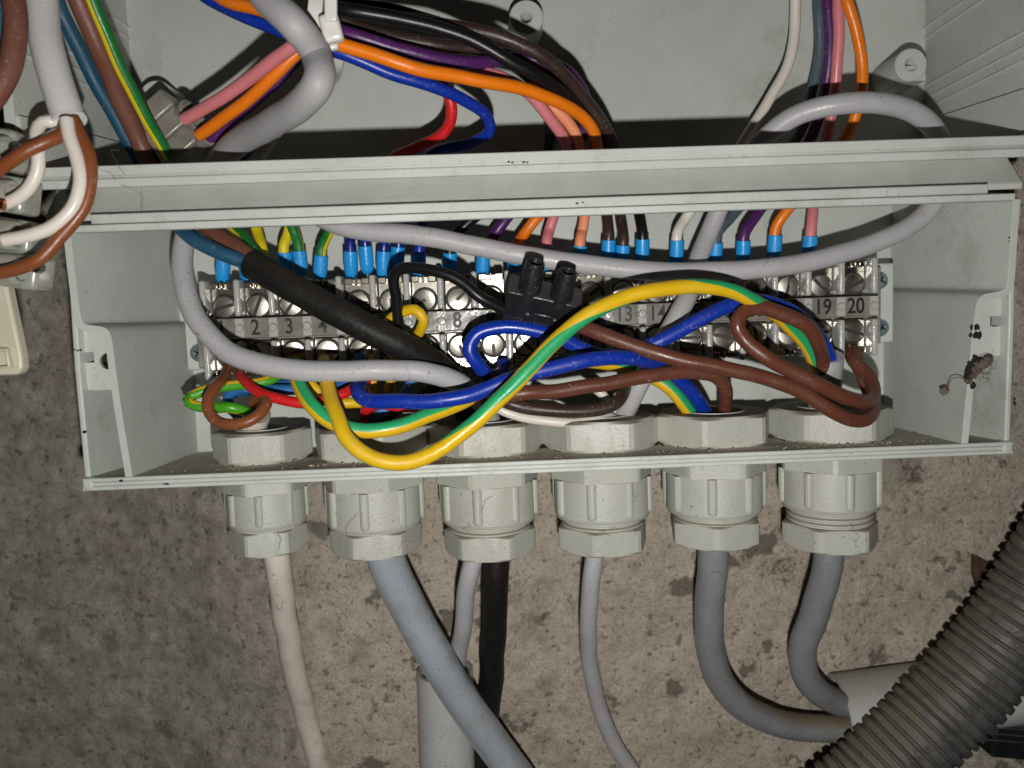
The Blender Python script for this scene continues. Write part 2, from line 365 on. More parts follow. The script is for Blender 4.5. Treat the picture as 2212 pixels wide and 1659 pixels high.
# back panel: lower and upper areas in one sheet
A = [XZ(270, -140, YB), XZ(2010, -140, YB), XZ(2010, 380, YB), XZ(1975, 385, YB), XZ(1960, 960, YB), XZ(395, 1000, YB), XZ(340, 430, YB), XZ(270, 430, YB)]
build('back_panel', plate_bm(A, [], YB, YB + 2), 'housing', enc)
# lower side walls with their S bend
lf = smooth2([U(150, 470, 0), U(156, 540, 0), U(173, 680, 0), U(180, 701, 0), U(205, 703, 0), U(232, 708, 0), U(243, 732, 0), U(255, 841, 0), U(287, 1034, 0)])
lb = smooth2([U(384, 470, YB), U(386, 540, YB), U(388, 680, YB), U(390, 694, YB), U(398, 696, YB), U(410, 700, YB), U(414, 720, YB), U(420, 841, YB), U(427, 980, YB)])
build('side_wall', ruled_bm(lf, lb, -1.35), 'housing', enc, bevel=.5)
rf_ = smooth2([U(2190, 430, 0), U(2184, 500, 0), U(2178, 600, 0), U(2173, 625, 0), U(2150, 631, 0), U(2118, 637, 0), U(2106, 665, 0), U(2094, 790, 0), U(2075, 975, 0)])
rb_ = smooth2([U(1926, 430, YB), U(1925, 500, YB), U(1924, 600, YB), U(1922, 620, YB), U(1917, 624, YB), U(1910, 630, YB), U(1908, 660, YB), U(1908, 790, YB), U(1907, 930, YB)])
build('side_wall', ruled_bm(rf_, rb_, 1.35), 'housing', enc, bevel=.5)
# outer skins
build('outer_wall', ruled_bm([U(141, 505, 1), U(160, 800, 1), U(184, 1046, 1)], [U(141, 505, 1) + Vector((2, 36, 0)), U(160, 800, 1) + Vector((2, 36, 0)), U(184, 1046, 1) + Vector((2, 36, 0))], 1.1), 'housing', enc, bevel=.3)
build('outer_wall', ruled_bm([U(2197, 435, .6), U(2192, 700, .6), U(2182, 980, .6)], [U(2197, 435, 1) + Vector((-2, 36, 0)), U(2192, 700, 1) + Vector((-2, 36, 0)), U(2180, 980, 1) + Vector((-2, 36, 0))], -1.1), 'housing', enc, bevel=.3)
# fixing tabs beside the stepped walls, with a square hole and a screw hole
def circ(cx, cz, r, n=24): return [(cx + r * math.cos(2 * math.pi * k / n), cz + r * math.sin(2 * math.pi * k / n)) for k in range(n)]
def sq(x, y, Y, wx, wy): a = XZ(x - wx, y - wy, Y); b = XZ(x + wx, y + wy, Y); return [(a[0], a[1]), (b[0], a[1]), (b[0], b[1]), (a[0], b[1])]
TY = 3.0
def on(front, back, Y, ya, yb, side):
    L_ = []
    for f, b in zip(front, back):
        k = (Y - f.y) / (b.y - f.y); p = f.lerp(b, k)
        if yb <= p.z <= ya: L_.append((p.x + side, p.z))
    return L_
zt, zb = U(215, 716, TY).z, U(215, 842, TY).z
inner = on(lf, lb, TY, zt, zb, -.6)
build('fixing_tab', plate_bm([XZ(166, 716, TY), XZ(174, 842, TY)] + [(inner[-1][0], zb)] + inner[::-1] + [(XZ(163, 716, TY)[0], zt + 1.2)], [sq(193, 772, TY, 11, 11)], TY, TY + 1.6), 'housing', enc)
build('fixing_tab', plate_bm([XZ(161, 665, TY), XZ(171, 665, TY), XZ(176, 692, TY), XZ(200, 708, TY), XZ(200, 722, TY), XZ(166, 722, TY)], [], TY + .2, TY + 1.8), 'housing', enc)
build('pocket_back', plate_bm([XZ(170, 700, 30), XZ(330, 700, 30), XZ(345, 1040, 30), XZ(200, 1040, 30)], [], 30, 31), 'housing', enc)
build('pocket_ledge', plate_bm([XZ(184, 832, TY + 5), XZ(268, 832, TY + 5), XZ(268, 838, TY + 5), XZ(184, 841, TY + 5)], [], TY + 1.8, 30), 'housing', enc)
zt, zb = U(2150, 640, TY).z, U(2150, 768, TY).z
inner = on(rf_, rb_, TY, zt, zb, .6)
build('fixing_tab', plate_bm([XZ(2186, 640, TY), XZ(2182, 768, TY)] + [(inner[-1][0], zb)] + inner[::-1] + [(XZ(2170, 636, TY)[0], zt + 1)], [sq(2151, 694, TY, 12, 11)], TY, TY + 1.6), 'housing', enc)
build('pocket_back', plate_bm([XZ(2030, 620, 30), XZ(2180, 620, 30), XZ(2175, 980, 30), XZ(2020, 980, 30)], [], 30, 31), 'housing', enc)
# bottom panel with its rim, gland holes left as solid under the nuts
zfl = U(287, 1033, 0); zfr = U(2075, 968, 0)
xl, xr = U(180, 1040, 0).x, U(2186, 960, 0).x
GL = [569, 803, 1050, 1296, 1540, 1792]; GY = 17.3
GYP = {569: 975, 803: 967, 1050: 950, 1296: 940, 1540: 930, 1792: 922}
gx = [U(g, GYP[g], GY).x for g in GL]
bm = bmesh.new()
outer = [(xl + 1, .2), (xr - 1, .2), (xr - 3, YB + 2), (xl + 3, YB + 2)]
holes = [[(g + 6.2 * math.cos(2 * math.pi * k / 24), GY + 6.2 * math.sin(2 * math.pi * k / 24)) for k in range(24)] for g in gx]
for hz, off in ((0, 0), (-2.2, 0)):
    es = []
    for lp in [outer] + holes:
        vs_ = [bm.verts.new((p[0], p[1], (ZF0 + (ZFB - ZF0) * p[1] / YB) * 1 + hz)) for p in lp]
        es += [bm.edges.new((vs_[k], vs_[(k + 1) % len(vs_)])) for k in range(len(vs_))]
    bmesh.ops.triangle_fill(bm, use_beauty=True, use_dissolve=False, edges=es)
build('bottom_panel', bm, 'housing_dusty', enc, smooth=False)
# front rim of the bottom panel: three thin steps
bm = bmesh.new(); rc = .5 * (xl + xr); rl = xr - xl
for dz, h, yy, t in ((-.12, .82, -.30, .9), (-.94, .82, -.22, .9), (-1.76, .82, -.14, .9)):
    box_bm(Vector((rc, yy + t / 2, ZF0 + dz - h / 2 + .15)), (rl + (.0 - dz * .3), t, h), bm=bm)
build('bottom_rim', bm, 'housing', enc, bevel=.18)
# corner feet of the rim
bm = bmesh.new(); box_bm(Vector((xl + .9, .95, ZF0 - 1.15)), (2.5, 2.6, 2.6), bm=bm); build('rim_corner', bm, 'housing', enc, bevel=.8, seg=4)
bm = bmesh.new(); box_bm(Vector((xr - .9, .95, ZF0 - 1.15)), (2.5, 2.6, 2.6), bm=bm); build('rim_corner', bm, 'housing', enc, bevel=.8, seg=4)
# top rim of the lower tray (thin lip just under the bar)
def bar(name, prof, x0, x1, m, parent=enc, bev=.2):
    """prof: rows (sighting y on the middle column, depth)"""
    bm = bmesh.new(); zz = [(U(1106, y, Y).z, Y) for y, Y in prof]; n = len(prof)
    a = [bm.verts.new((x0, Y, z)) for z, Y in zz]; b = [bm.verts.new((x1, Y, z)) for z, Y in zz]
    for k in range(n): bm.faces.new((a[k], a[(k + 1) % n], b[(k + 1) % n], b[k]))
    bm.faces.new(a); bm.faces.new(b[::-1])
    return build(name, bm, m, parent, bevel=bev)
bx0, bx1 = U(66, 385, -8).x, U(2290, 290, -8).x
bar('partition_lip', [(328.5, -8), (350, -8), (351.5, -7.6), (355.5, -7.6), (357, -7.9), (376, -7.9), (377, -4.5), (330, -3)], bx0, bx1, 'housing')
bar('partition_channel', [(372, 2.4), (431.5, -2.4), (446, -2.4), (446, 6), (335, 6), (335, -3.2), (372, -4.4)], U(110, 420, 0).x, U(2192, 350, 0).x, 'bar_channel')
bar('partition_strip', [(432, -4.6), (453.0, -4.6), (454, -2.0), (432, -2.0)], U(200, 485, -4).x, U(2131, 405, -4).x, 'housing')
bar('tray_top_rim', [(454.2, -4.25), (470.5, -4.1), (472, -2.5), (472, 6.5), (447, 6.5), (455.5, -2)], U(156, 505, -4).x, U(2193, 423, -4).x, 'housing')
# small moulded steps inside the tray corners
for (x, y, s) in ((311, 772, 1), (2030, 700, -1)):
    p = U(x, y, 14)
    bm = lathe_bm(p, [(0, 1.2), (1.0, 1.05), (1.9, .5), (2.6, -.2), (2.8, -.8)], axis=Vector((s, -.35, 0)), n=24)
    build('moulded_dimple', bm, 'housing', enc)
# upper side walls with ribs running into the depth
def upper_wall(sgn, xb, xf):
    b = U(xb, 120, YB); f = U(xf, 120, -7.5); zt_ = 125; zb_ = U(1106, 335, 5).z
    bm = ruled_bm([Vector((f.x, -7.5, zt_)), Vector((f.x, -7.5, zb_))], [Vector((b.x, YB, zt_)), Vector((b.x, YB, zb_))], 1.8 * sgn)
    build('upper_side_wall', bm, 'housing', enc)
    d = (Vector((b.x, YB, 0)) - Vector((f.x, -7.5, 0)))
    nrm = Vector((-sgn * abs(d.y), -abs(d.x), 0)).normalized()
    for yy in (60, 84, 187, 214, 236):
        z = U(xb, yy, YB).z
        bm = bmesh.new(); o = nrm * .5
        for dz in (0,):
            P0 = Vector((f.x, -7.5, z)); P1 = Vector((b.x, YB, z))
            q = [P0 - o * .6 + Vector((0, 0, .55)), P0 + o, P0 - o * .6 - Vector((0, 0, .55))]; q2 = [v + (P1 - P0) for v in q]
            a = [bm.verts.new(v) for v in q]; c = [bm.verts.new(v) for v in q2]
            for k in range(3): bm.faces.new((a[k], a[(k + 1) % 3], c[(k + 1) % 3], c[k]))
            bm.faces.new(a); bm.faces.new(c[::-1])
        build('guide_rib', bm, 'housing', enc, smooth=False)
    # sloping gusset above the bar
    z0 = zb_ + 1
    bm = bmesh.new(); q = [(f.x, -7.2, z0 + 6), (f.x, -7.2, z0 - 1), (b.x, YB, z0 + 9), (b.x, YB, z0 - 1)]
    a = [bm.verts.new(Vector(v) + nrm * .9) for v in q]; c = [bm.verts.new(Vector(v)+nrm*-.3) for v in q]
    for L_ in (a, c): bm.faces.new((L_[0], L_[1], L_[3], L_[2]))
    for i, j in ((0, 1), (1, 3), (3, 2), (2, 0)): bm.faces.new((a[i], a[j], c[j], c[i]))
    build('wall_gusset', bm, 'housing', enc)
upper_wall(1, 1998, 2262); upper_wall(-1, 281, 20)
# screw bosses
def boss(x, y, r, hole, h, skirt=False):
    p = U(x, y, YB - h); R = px2mm(r, p); hr = px2mm(hole, p)
    bm = lathe_bm(p, [(hr, h * .7), (hr, .5), (hr * 1.35, 0), (R - .25, 0), (R, .3), (R * 1.04, h + .2)], axis=Vector((0, 1, 0)), n=48)
    lathe_bm(p + Vector((0, h * .7, 0)), [(0, 0), (hr, 0)], axis=Vector((0, 1, 0)), n=24, bm=bm)
    if skirt:
        box_bm(p + Vector((R * .25, h / 2 + .4, -R * .5)), (R * 1.4, h - .2, R * .9), bm=bm)
    build('screw_boss', bm, 'housing', enc)
boss(1137, 37, 37, 10, 9); boss(1969, 139, 35, 11, 11, True); boss(338, 212, 38, 11, 9)
# bracket screws that show behind the left tab
bm = lathe_bm(U(236, 780, 3.5), [(0, -.9), (.9, -.8), (1.7, -.45), (2.2, .1), (2.2, .6)], axis=Vector((0, 1, 0)), n=28)
build('fixing_screw', bm, 'metal', None, label='small round steel screw in the left fixing tab of the enclosure', cat='screw')
bm = lathe_bm(U(2120, 700, 3.6), [(1.0, .2), (1.2, -.55), (1.9, -.5), (2.2, .1), (2.2, .6)], axis=Vector((0, 1, 0)), n=28)
build('screw_washer', bm, 'metal', None, label='ring of a screw seat half clogged with black dirt on the right tab', cat='washer')

# ---------------------------------------------------------------- terminal strip
ts = empty('terminal_strip', U(1165, 690, YB), 'milky plastic terminal strip numbered 1 to 20 across the back of the enclosure', 'terminal strip')
TT = 17.5                                    # depth of its top faces
cL, cR = U(445, 712, TT), U(1887, 660, TT)
px_ = (cR - cL) / 20; pitch = px_.length; ex = px_.normalized()
zc = lambda k: cL + px_ * k                  # k = 0..20 along the strip's middle line
print('pitch', pitch, 'slope', ex)
E = Vector((0, 1, 0)); ez = Vector((-ex.z, 0, ex.x))
rotS = Matrix((ex, Vector((0, 1, 0)), ez)).transposed()
mid = (cL + cR) / 2; Ltot = (cR - cL).length
mmpx = dist(mid) / FPX
def SP(k, dz, Y): p = cL + px_ * k + ez * dz; p.y = Y; return p
hs = 22 * mmpx                               # half height of the number band
bm = bmesh.new(); box_bm(Vector((mid.x, 27.5, mid.z)), (Ltot + 7, 12.5, 170 * mmpx), rotS, bm)
build('strip_base', bm, 'clear_poly', ts, bevel=.3)
bm = bmesh.new(); box_bm(Vector((mid.x, TT + 3.5, mid.z)), (Ltot, 7, hs * 2), rotS, bm)
build('number_band', bm, 'clear_poly', ts, bevel=.25)
proto = {}
for k in range(21):
    for s, (a, b) in (('u', (26, 104)), ('l', (-108, -28))):
        c = SP(k, (a + b) / 2 * mmpx, TT + 2.2)
        if s not in proto:
            bm = bmesh.new(); box_bm(c, (1.3, 6.4, (b - a) * mmpx), rotS, bm); proto[s] = build('divider', bm, 'divider', ts, bevel=.5, seg=3)
        else: copy_at(proto[s], c, ts)
    c = SP(k, 0, TT - .2)
    if 'peg' not in proto:
        bm = lathe_bm(c, [(0, -.75), (.7, -.65), (.95, -.2), (1.0, .4)], axis=Vector((0, 1, 0)), n=20)
        box_bm(c + Vector((0, .25, 0)), (1.7, .9, 4.0), rotS, bm); proto['peg'] = build('divider_peg', bm, 'divider', ts)
    else: copy_at(proto['peg'], c, ts)
def screw_mesh(c, rr, tilt):
    ax = Vector((tilt[0], 1, tilt[1])).normalized()
    bm = lathe_bm(c, [(0, -.14), (rr * .35, -.125), (rr * .7, -.07), (rr * .9, 0), (rr, .16), (rr, 1.6)], axis=ax, n=32)
    return bm, ax
random.seed(11)
for k in range(20):
    for s in (1, -1):
        dz = (47 if s > 0 else -56) * mmpx
        c = SP(k + .5, dz, TT + 1.6); tl = (random.uniform(-.13, .13), random.uniform(-.10, .16))
        # clamp: folded U plate round the screw
        bm = bmesh.new(); hw = pitch * .40
        z0, z1 = (24, 98) if s > 0 else (-102, -27)
        cc = SP(k + .5, (z0 + z1) / 2 * mmpx, TT + 3.0); cc2 = SP(k + .5, (z1 - 6 if s > 0 else z0 + 6) * mmpx, TT + 1.9)
        box_bm(cc, (hw * 2, .9, (z1 - z0) * mmpx), rotS, bm)
        for q in (-1, 1): box_bm(cc2 + ex * q * (hw * .62) , (hw * .62, 1.7, 14 * mmpx), rotS, bm)
        box_bm(cc2 + Vector((0, -.2, 0)), (.5, 2.0, 16 * mmpx), rotS, bm)
        for v in bm.verts: v.co += Vector((0, (v.co - cc).dot(Vector((tl[0], 0, tl[1]))) * -.35, 0))
        lathe_bm(c + Vector((0, .55, 0)), [(24.5 * mmpx * .9, 0), (24.5 * mmpx * 1.15, 0), (24.5 * mmpx * 1.15, .5)], axis=E, n=32, bm=bm, mi=1)  # flat dark ring, the shade round the screw head put in as colour
        cl = build('clamp_plate', bm, ['metal', 'recess_shade'], ts, bevel=.2)
        bm, ax = screw_mesh(c, 24.5 * mmpx, tl)
        sl = build('clamp_screw', bm, 'screw_head', ts, sharp=20)
        bm = bmesh.new(); th = random.uniform(0, math.pi)
        X = Matrix.Rotation(th, 3, 'Y'); box_bm(c - ax * .09, (24 * mmpx * 1.8, .16, .7), X, bm)
        build('screw_slot', bm, 'recess_shade', sl, smooth=False)
def text_bm(s, size, origin, rot, depth=.06):
    cu = bpy.data.curves.new('t', 'FONT'); cu.body = s; cu.size = size; cu.align_x = 'CENTER'; cu.align_y = 'CENTER'; cu.extrude = depth; cu.offset = 0.07
    o = bpy.data.objects.new('t', cu); col.objects.link(o); dg = bpy.context.evaluated_depsgraph_get(); me = o.evaluated_get(dg).to_mesh()
    bm = bmesh.new(); bm.from_mesh(me); o.evaluated_get(dg).to_mesh_clear(); bpy.data.objects.remove(o); bpy.data.curves.remove(cu)
    bmesh.ops.transform(bm, matrix=Matrix.Translation(origin) @ rot.to_4x4(), verts=bm.verts); return bm
rotT = Matrix((ex, ez, Vector((0, -1, 0)))).transposed()
for k in range(20):
    bm = text_bm(str(k + 1), 4.6, SP(k + .46, -.05, TT - .05), rotT @ Matrix.Diagonal((.82, 1, 1)))
    build('number', bm, 'ink', ts, smooth=False)
def phillips(x, y, label):
    p = U(x, y, 24); bm = lathe_bm(p, [(0, -1.0), (.9, -.92), (1.8, -.45), (2.2, .3), (2.2, 1)], axis=E, n=28)
    o = build('mounting_screw', bm, 'zinc', ts, label=label)
    bm = bmesh.new()
    for a in (0.5, 0.5 + math.pi / 2): box_bm(p + Vector((0, -.85, 0)), (1.9, .35, .42), Matrix.Rotation(a, 3, 'Y'), bm)
    build('cross_recess', bm, 'recess_shade', o, smooth=False)
for i, (x, y) in enumerate(((1899, 606), (1901, 708), (430, 762), (425, 655))): phillips(x, y, 'bluish zinc cross-head screw holding the strip')
for x, y in ((1896, 655), (430, 712)):
    bm = bmesh.new(); p = U(x, y, 28); box_bm(p, (3.4, 8, 17.5), rotS, bm); build('mounting_foot', bm, 'housing', ts, bevel=.4)

# ---------------------------------------------------------------- cable glands
HN = .5
def gland(i, gxx, s, rot, thread, label):
    zf = ZF0 + (ZFB - ZF0) * GY / YB
    c = Vector((gxx, GY, zf)); g = empty('cable_gland', Vector((gxx, GY, zf - 20)), label, 'cable gland', 'cable glands in the bottom of the enclosure')
    R = 13.1 * s; zu = zf - 2.4
    build('lock_nut', hexring_bm(c, R, 6.9 * s, .05, 6.7, rot[0], cham=.9), 'gland', g, sharp=17, bevel=.12)
    bm = lathe_bm(c, [(6.1 * s, 6.9), (6.8 * s, 6.9), (6.8 * s, 0), (6.1 * s, 0), (6.1 * s, 6.9)], n=40)
    build('threaded_collar', bm, 'gland', g)
    c2 = Vector((gxx, GY, zu))
    bm = hexring_bm(c2, 11.5 * s, 6 * s, -3.8, -.05, rot[1], cham=.3)
    h1 = -3.8; h2 = -12.6 if s > .9 else -11.5
    rc_ = 10.3 * s
    lathe_bm(c2, [(6 * s, h1), (rc_, h1), (rc_ * 1.005, h2 + 1), (rc_ * .97, h2 + .2), (rc_ * .9, h2), (6 * s, h2), (6 * s, h1)], n=64, bm=bm)
    for k in range(8):
        a = rot[2] + k * math.pi / 4; d = Vector((math.cos(a), math.sin(a), 0)); rr = 1.05 * s
        q = c2 + d * (rc_ - .25)
        lathe_bm(q, [(0, h1 + .05), (rr, h1), (rr, h2 + 1.9), (rr * .8, h2 + 1.3), (0, h2 + 1.0)], n=14, bm=bm)
    build('gland_body', bm, 'gland', g, sharp=17)
    h3 = h2 - thread
    prof = [(6 * s, h2 + .1), (9.0 * s, h2 + .1)]
    z = h2
    while z > h3 - .4: prof += [(9.0 * s, z), (9.0 * s, z - .35), (8.45 * s, z - .6), (8.45 * s, z - .85)]; z -= 1.15
    prof += [(6 * s, z), (6 * s, h2 + .1)]
    build('gland_thread', lathe_bm(c2, prof, n=48), 'gland', g)
    capR = 10.35 * s
    bm = hexring_bm(Vector((c2.x, c2.y, c2.z)), capR, 4.9 * s if s > .9 else 3.1, h3 - 5.2, h3, rot[3], cham=.5)
    build('cap_nut', bm, 'gland', g, sharp=17, bevel=.12)
    return g
GLABEL = ['smallest pale gland at the left end, white cable below it', 'gland with a shiny thick blue-grey cable leaving it diagonally, second from left', 'gland passing a black cable beside a thin grey one, third from left',
          'gland passing only one thin grey cable, fourth from left', 'gland whose thick grey cable curves down into the pipe, fifth from left', 'rightmost gland with most thread showing, kinked thick grey cable below']
r_ = math.radians
GS = [.80, .97, .98, .985, .985, 1.0]; TH = [.3, .2, 1.6, 1.6, 1.3, 3.2]
ROT = [(r_(8), r_(20), r_(5), r_(12)), (r_(-12), r_(-8), r_(42), r_(10)), (r_(8), r_(12), r_(33), r_(-5)), (r_(-6), r_(6), r_(26), r_(14)), (r_(8), r_(-10), r_(28), r_(20)), (r_(-14), r_(14), r_(44), r_(-6))]
for i in range(6): gland(i, gx[i], GS[i], ROT[i], TH[i], GLABEL[i])
print('gland x', gx)
def GC(i, dx, z, dy=0):
    """point inside gland i at height z below the panel, as an already solved spot"""
    return Vector((gx[i] + dx, GY + dy, ZF0 + z))

# ---------------------------------------------------------------- cables: parts share the thing they belong to
def path_mixed(P):
    out = []
    for p in P:
        if isinstance(p, Vector): out.append((p, 0))
        else: out.append((U(*p[:3]), p[3] if len(p) > 3 else 0))
    return out
def cable(name, P, r, m, parent=None, stripe=None, sides=20, step=.9, **kw):
    pp = path_mixed(P); bm = tube_bm(spline(pp, step), r, sides=sides, stripe=stripe)
    return build(name, bm, m, parent, **kw)
R1 = 1.45
# right gland: grey cable with yellow/green, blue and brown cores
c6 = empty('grey_cable', GC(5, 0, -30), 'kinked thick grey cable through the rightmost gland, looping brown, blue and striped cores', 'cable')
cable('sheath', [(1787, 774, 11), (1783, 830, 14), (1779, 900, 16.5), GC(5, 0, 0), GC(5, 0, -12), (1788, 1216, 17.3), (1762, 1313, 21), (1737, 1392, 25), (1737, 1450, 27), (1766, 1492, 30), (1821, 1518, 34), (1880, 1525, 36)], 3.15, 'grey_cable', c6, sides=28)
cable('sheath_end', [(1788, 768, 10.7), (1786, 786, 11.5), (1783, 830, 14), (1779, 900, 16.5)], 3.25, 'grey_pvc', c6, sides=28)
Fp = [(700, 780, 16, 100), (703, 808, 5.5, 100), (712, 848, 0, 100), (727, 897, -5, 100), (752, 950, -8, 100), (800, 987, -9, 95), (868, 1000, -9, 110), (925, 984, -9, 170), (960, 962, -9, 260), (1040, 901, -8, 312), (1095, 846, -7.5, 340), (1150, 789, -7, 358), (1210, 727, -6, 380), (1250, 693, -5.5, 415), (1300, 662, -5, 445), (1355, 641, -4.4, 465), (1400, 630, -4, 530), (1450, 622, -3, 590), (1510, 619, -2, 650), (1590, 631, 0, 680), (1660, 668, 3, 705), (1705, 705, 6, 710), (1745, 750, 8.8, 720), (1768, 795, 11.5, 720)]
cable('striped_core', Fp, R1, YG, c6, stripe=2)
cable('blue_core', [(1088, 786, 15), (1083, 808, 12), (1058, 812, 9), (1033, 790, 6), (1013, 757, 5), (1028, 723, 5), (1085, 707, 5), (1150, 712, 5), (1225, 738, 5.5), (1290, 764, 6.5), (1345, 767, 6.5), (1410, 745, 4), (1500, 695, 3.5), (1580, 656, 4.5), (1640, 650, 6), (1710, 673, 7), (1760, 717, 8), (1790, 770, 9.6), (1791, 800, 11)], R1, 'blue', c6)
cable('brown_core', [(1778, 800, 10.5), (1777, 772, 8), (1766, 737, 4), (1738, 702, 2), (1691, 678, 1.5), (1640, 665, 1.5), (1607, 674, 1), (1592, 700, 0), (1607, 732, 0), (1648, 768, -1), (1708, 802, -1), (1775, 834, -1), (1836, 861, 0), (1870, 867, 3), (1887, 845, 7), (1875, 812, 11), (1848, 785, 14), (1838, 758, 19)], R1, 'brown', c6)
# fifth gland
c5 = empty('grey_cable', GC(4, 0, -30), 'thick grey cable curving from the fifth gland to the pipe, its three cores fanning out', 'cable')
cable('sheath', [GC(4, 0, 2), GC(4, 0, -6), GC(4, 0, -14), (1540, 1206, 17.3), (1532, 1306, 20), (1535, 1406, 24), (1561, 1480, 27), (1615, 1534, 30), (1691, 1564, 33), (1775, 1574, 35), (1870, 1576, 36)], 3.25, 'grey_cable', c5, sides=28)
cable('striped_core', [(640, 786, 16, -60), (640, 806, 6, -60), (650, 838, 1.5, -60), (674, 878, -2, -60), (715, 912, -3, -60), (780, 930, -3, -62), (860, 921, -2, -62), (930, 897, 0, -60), (990, 872, 2.5, -60), (1060, 838, 6, -50), (1140, 803, 9, -50), (1230, 779, 10, -60), (1310, 785, 13, -60), (1390, 806, 15, -60), (1445, 838, 14.5, -55), (1480, 876, 15, -55), (1502, 915, 17, -55), GC(4, -2.9, -3)], R1, YG, c5, stripe=3)
cable('blue_core', [(790, 788, 14), (780, 822, 8), (773, 848, 2.5), (790, 863, 0), (850, 867, -2), (930, 868, -3), (1000, 857, -3), (1080, 828, -2), (1180, 797, -2), (1280, 777, -1), (1370, 774, 2), (1430, 790, 8), (1475, 827, 11.5), (1508, 868, 14), (1532, 915, 17), GC(4, -.4, -3, -1.5)], R1, 'blue', c5)
cable('brown_core', [(1050, 872, 5.5), (1085, 858, 3), (1125, 849, 2), (1200, 844, 3), (1300, 830, 4), (1400, 812, 4.8), (1490, 804, 6), (1541, 812, 7), (1564, 838, 9), (1568, 876, 13), (1563, 915, 17), GC(4, 2.3, -3)], R1, 'brown', c5)
# fourth gland: thin light grey cable looping round the top right
c4 = empty('thin_grey_cable', GC(3, 0, -30), 'thin grey cable looping round the top right corner and through the fourth gland', 'cable')
cable('sheath', [(600, 400, 17), (660, 450, 15.5), (740, 490, 13.5), (900, 508, 12.5), (1100, 546, 12), (1300, 576, 12), (1480, 588, 12), (1650, 580, 12), (1800, 553, 12.5), (1930, 507, 13.5), (2008, 450, 14), (2045, 370, 13), (2025, 290, 10), (1960, 237, 6), (1850, 222, 4), (1725, 248, 7), (1625, 325, 13), (1568, 420, 19), (1533, 500, 20), (1508, 565, 18), (1497, 600, 16.4), (1484, 640, 13.5), (1455, 700, 11), (1402, 795, 10.5), (1364, 865, 13.5), (1340, 915, 17), GC(3, 1.6, -8), GC(3, -.8, -18), (1279, 1234, 17.3), (1271, 1339, 23), (1275, 1439, 31), (1298, 1539, 37), (1337, 1622, 40), (1390, 1700, 41)], 2.0, 'grey_pvc', c4, sides=22)
cable('white_core', [(1060, 872, 9), (1090, 888, 8.5), (1154, 904, 9), (1237, 912, 9.5), (1300, 906, 12), (1326, 915, 16), GC(3, -.8, -4)], 1.0, 'white_wire', c4)
cable('grey_core', [(1150, 855, 12), (1240, 893, 12), (1310, 897, 13), (1330, 912, 16), GC(3, .2, -4)], 1.0, 'grey_pvc', c4)
cable('white_core', [(1262, 825, 16), (1300, 850, 15), (1322, 880, 16), (1330, 920, 19)], 1.0, 'white_wire', c4)
cable('dark_brown_core', [(1040, 850, 10), (1070, 858, 7.5), (1100, 870, 6), (1150, 883, 6), (1204, 888, 6), (1290, 884, 6.5), (1332, 870, 7.5), (1349, 842, 11), (1346, 800, 16)], 1.3, 'brown_dark', c4)
# third gland: thin grey loop on the left, and black cable
c3 = empty('thin_grey_cable', GC(2, 2, -30), 'thin light grey cable sweeping round the left end of the terminal strip', 'cable')
cable('sheath', [(470, 380, 17), (430, 440, 15), (404, 500, 13), (394, 590, 9), (425, 690, 5), (500, 764, 2.5), (600, 794, 1.5), (720, 803, 1.5), (830, 800, 2), (920, 804, 3), (990, 828, 6), (1040, 872, 11), (1062, 915, 16), GC(2, 2.6, -8), GC(2, -1.5, -18), (1014, 1238, 17.3), (1002, 1339, 24), (988, 1430, 33), (972, 1500, 38), (965, 1640, 39)], 2.05, 'grey_pvc', c3, sides=22)
wire('grey_cable', [(545, -60, -15), (573, -10, -17), (638, 55, -19), (682, 115, -14.5), (687, 175, -18), (645, 228, -13), (565, 278, -2), (490, 330, 9), (445, 400, 15), (420, 470, 19)], 65, 'grey_dull', r=2.55, label='thick light grey cable bent past the cable tie at upper left, then behind the bar', cat='cable')
c3b = empty('black_cable', GC(2, -2, -30), 'thick black rubber cable lying diagonally over terminals 3 to 7 and out through a gland', 'cable')
cable('sheath', [(543, 572, 8), (590, 597, 6), (640, 626, 5), (760, 692, 4), (850, 738, 5), (930, 782, 9), (985, 833, 12.5), (1010, 885, 15), GC(2, -3.3, 0, .6), GC(2, -1, -14), GC(2, 1.6, -14.5), (1071, 1238, 17.3), (1066, 1372, 24), (1059, 1499, 33), (1045, 1600, 39), (1035, 1700, 40)], 2.85, 'black_rubber', c3b, sides=26)
cable('teal_core', [(118, -20, 6), (127, 17, 8), (167, 100, 11), (207, 183, 14), (250, 255, 16), (300, 345, 18), (350, 440, 17), (405, 506, 9.5), (470, 543, 7.5), (530, 566, 7.8), (570, 585, 7.5)], 1.45, 'teal', c3b)
cable('brown_core', [(158, -30, -6), (172, 5, -5), (213, 100, -1), (260, 217, 6), (312, 325, 12), (380, 420, 14), (460, 500, 13), (520, 540, 10), (560, 575, 8)], 1.75, 'brown_red', c3b)
cable('striped_core', [(190, -25, -6, -62), (200, 0, -5, -62), (240, 100, -1, -62), (292, 210, 4, -62), (352, 312, 10, -62), (400, 400, 16, -50), (470, 460, 18, -50), (525, 510, 15, -50), (570, 570, 10, -50)], 1.15, ['bright_yellow', 'dark_green'], c3b, stripe=3)
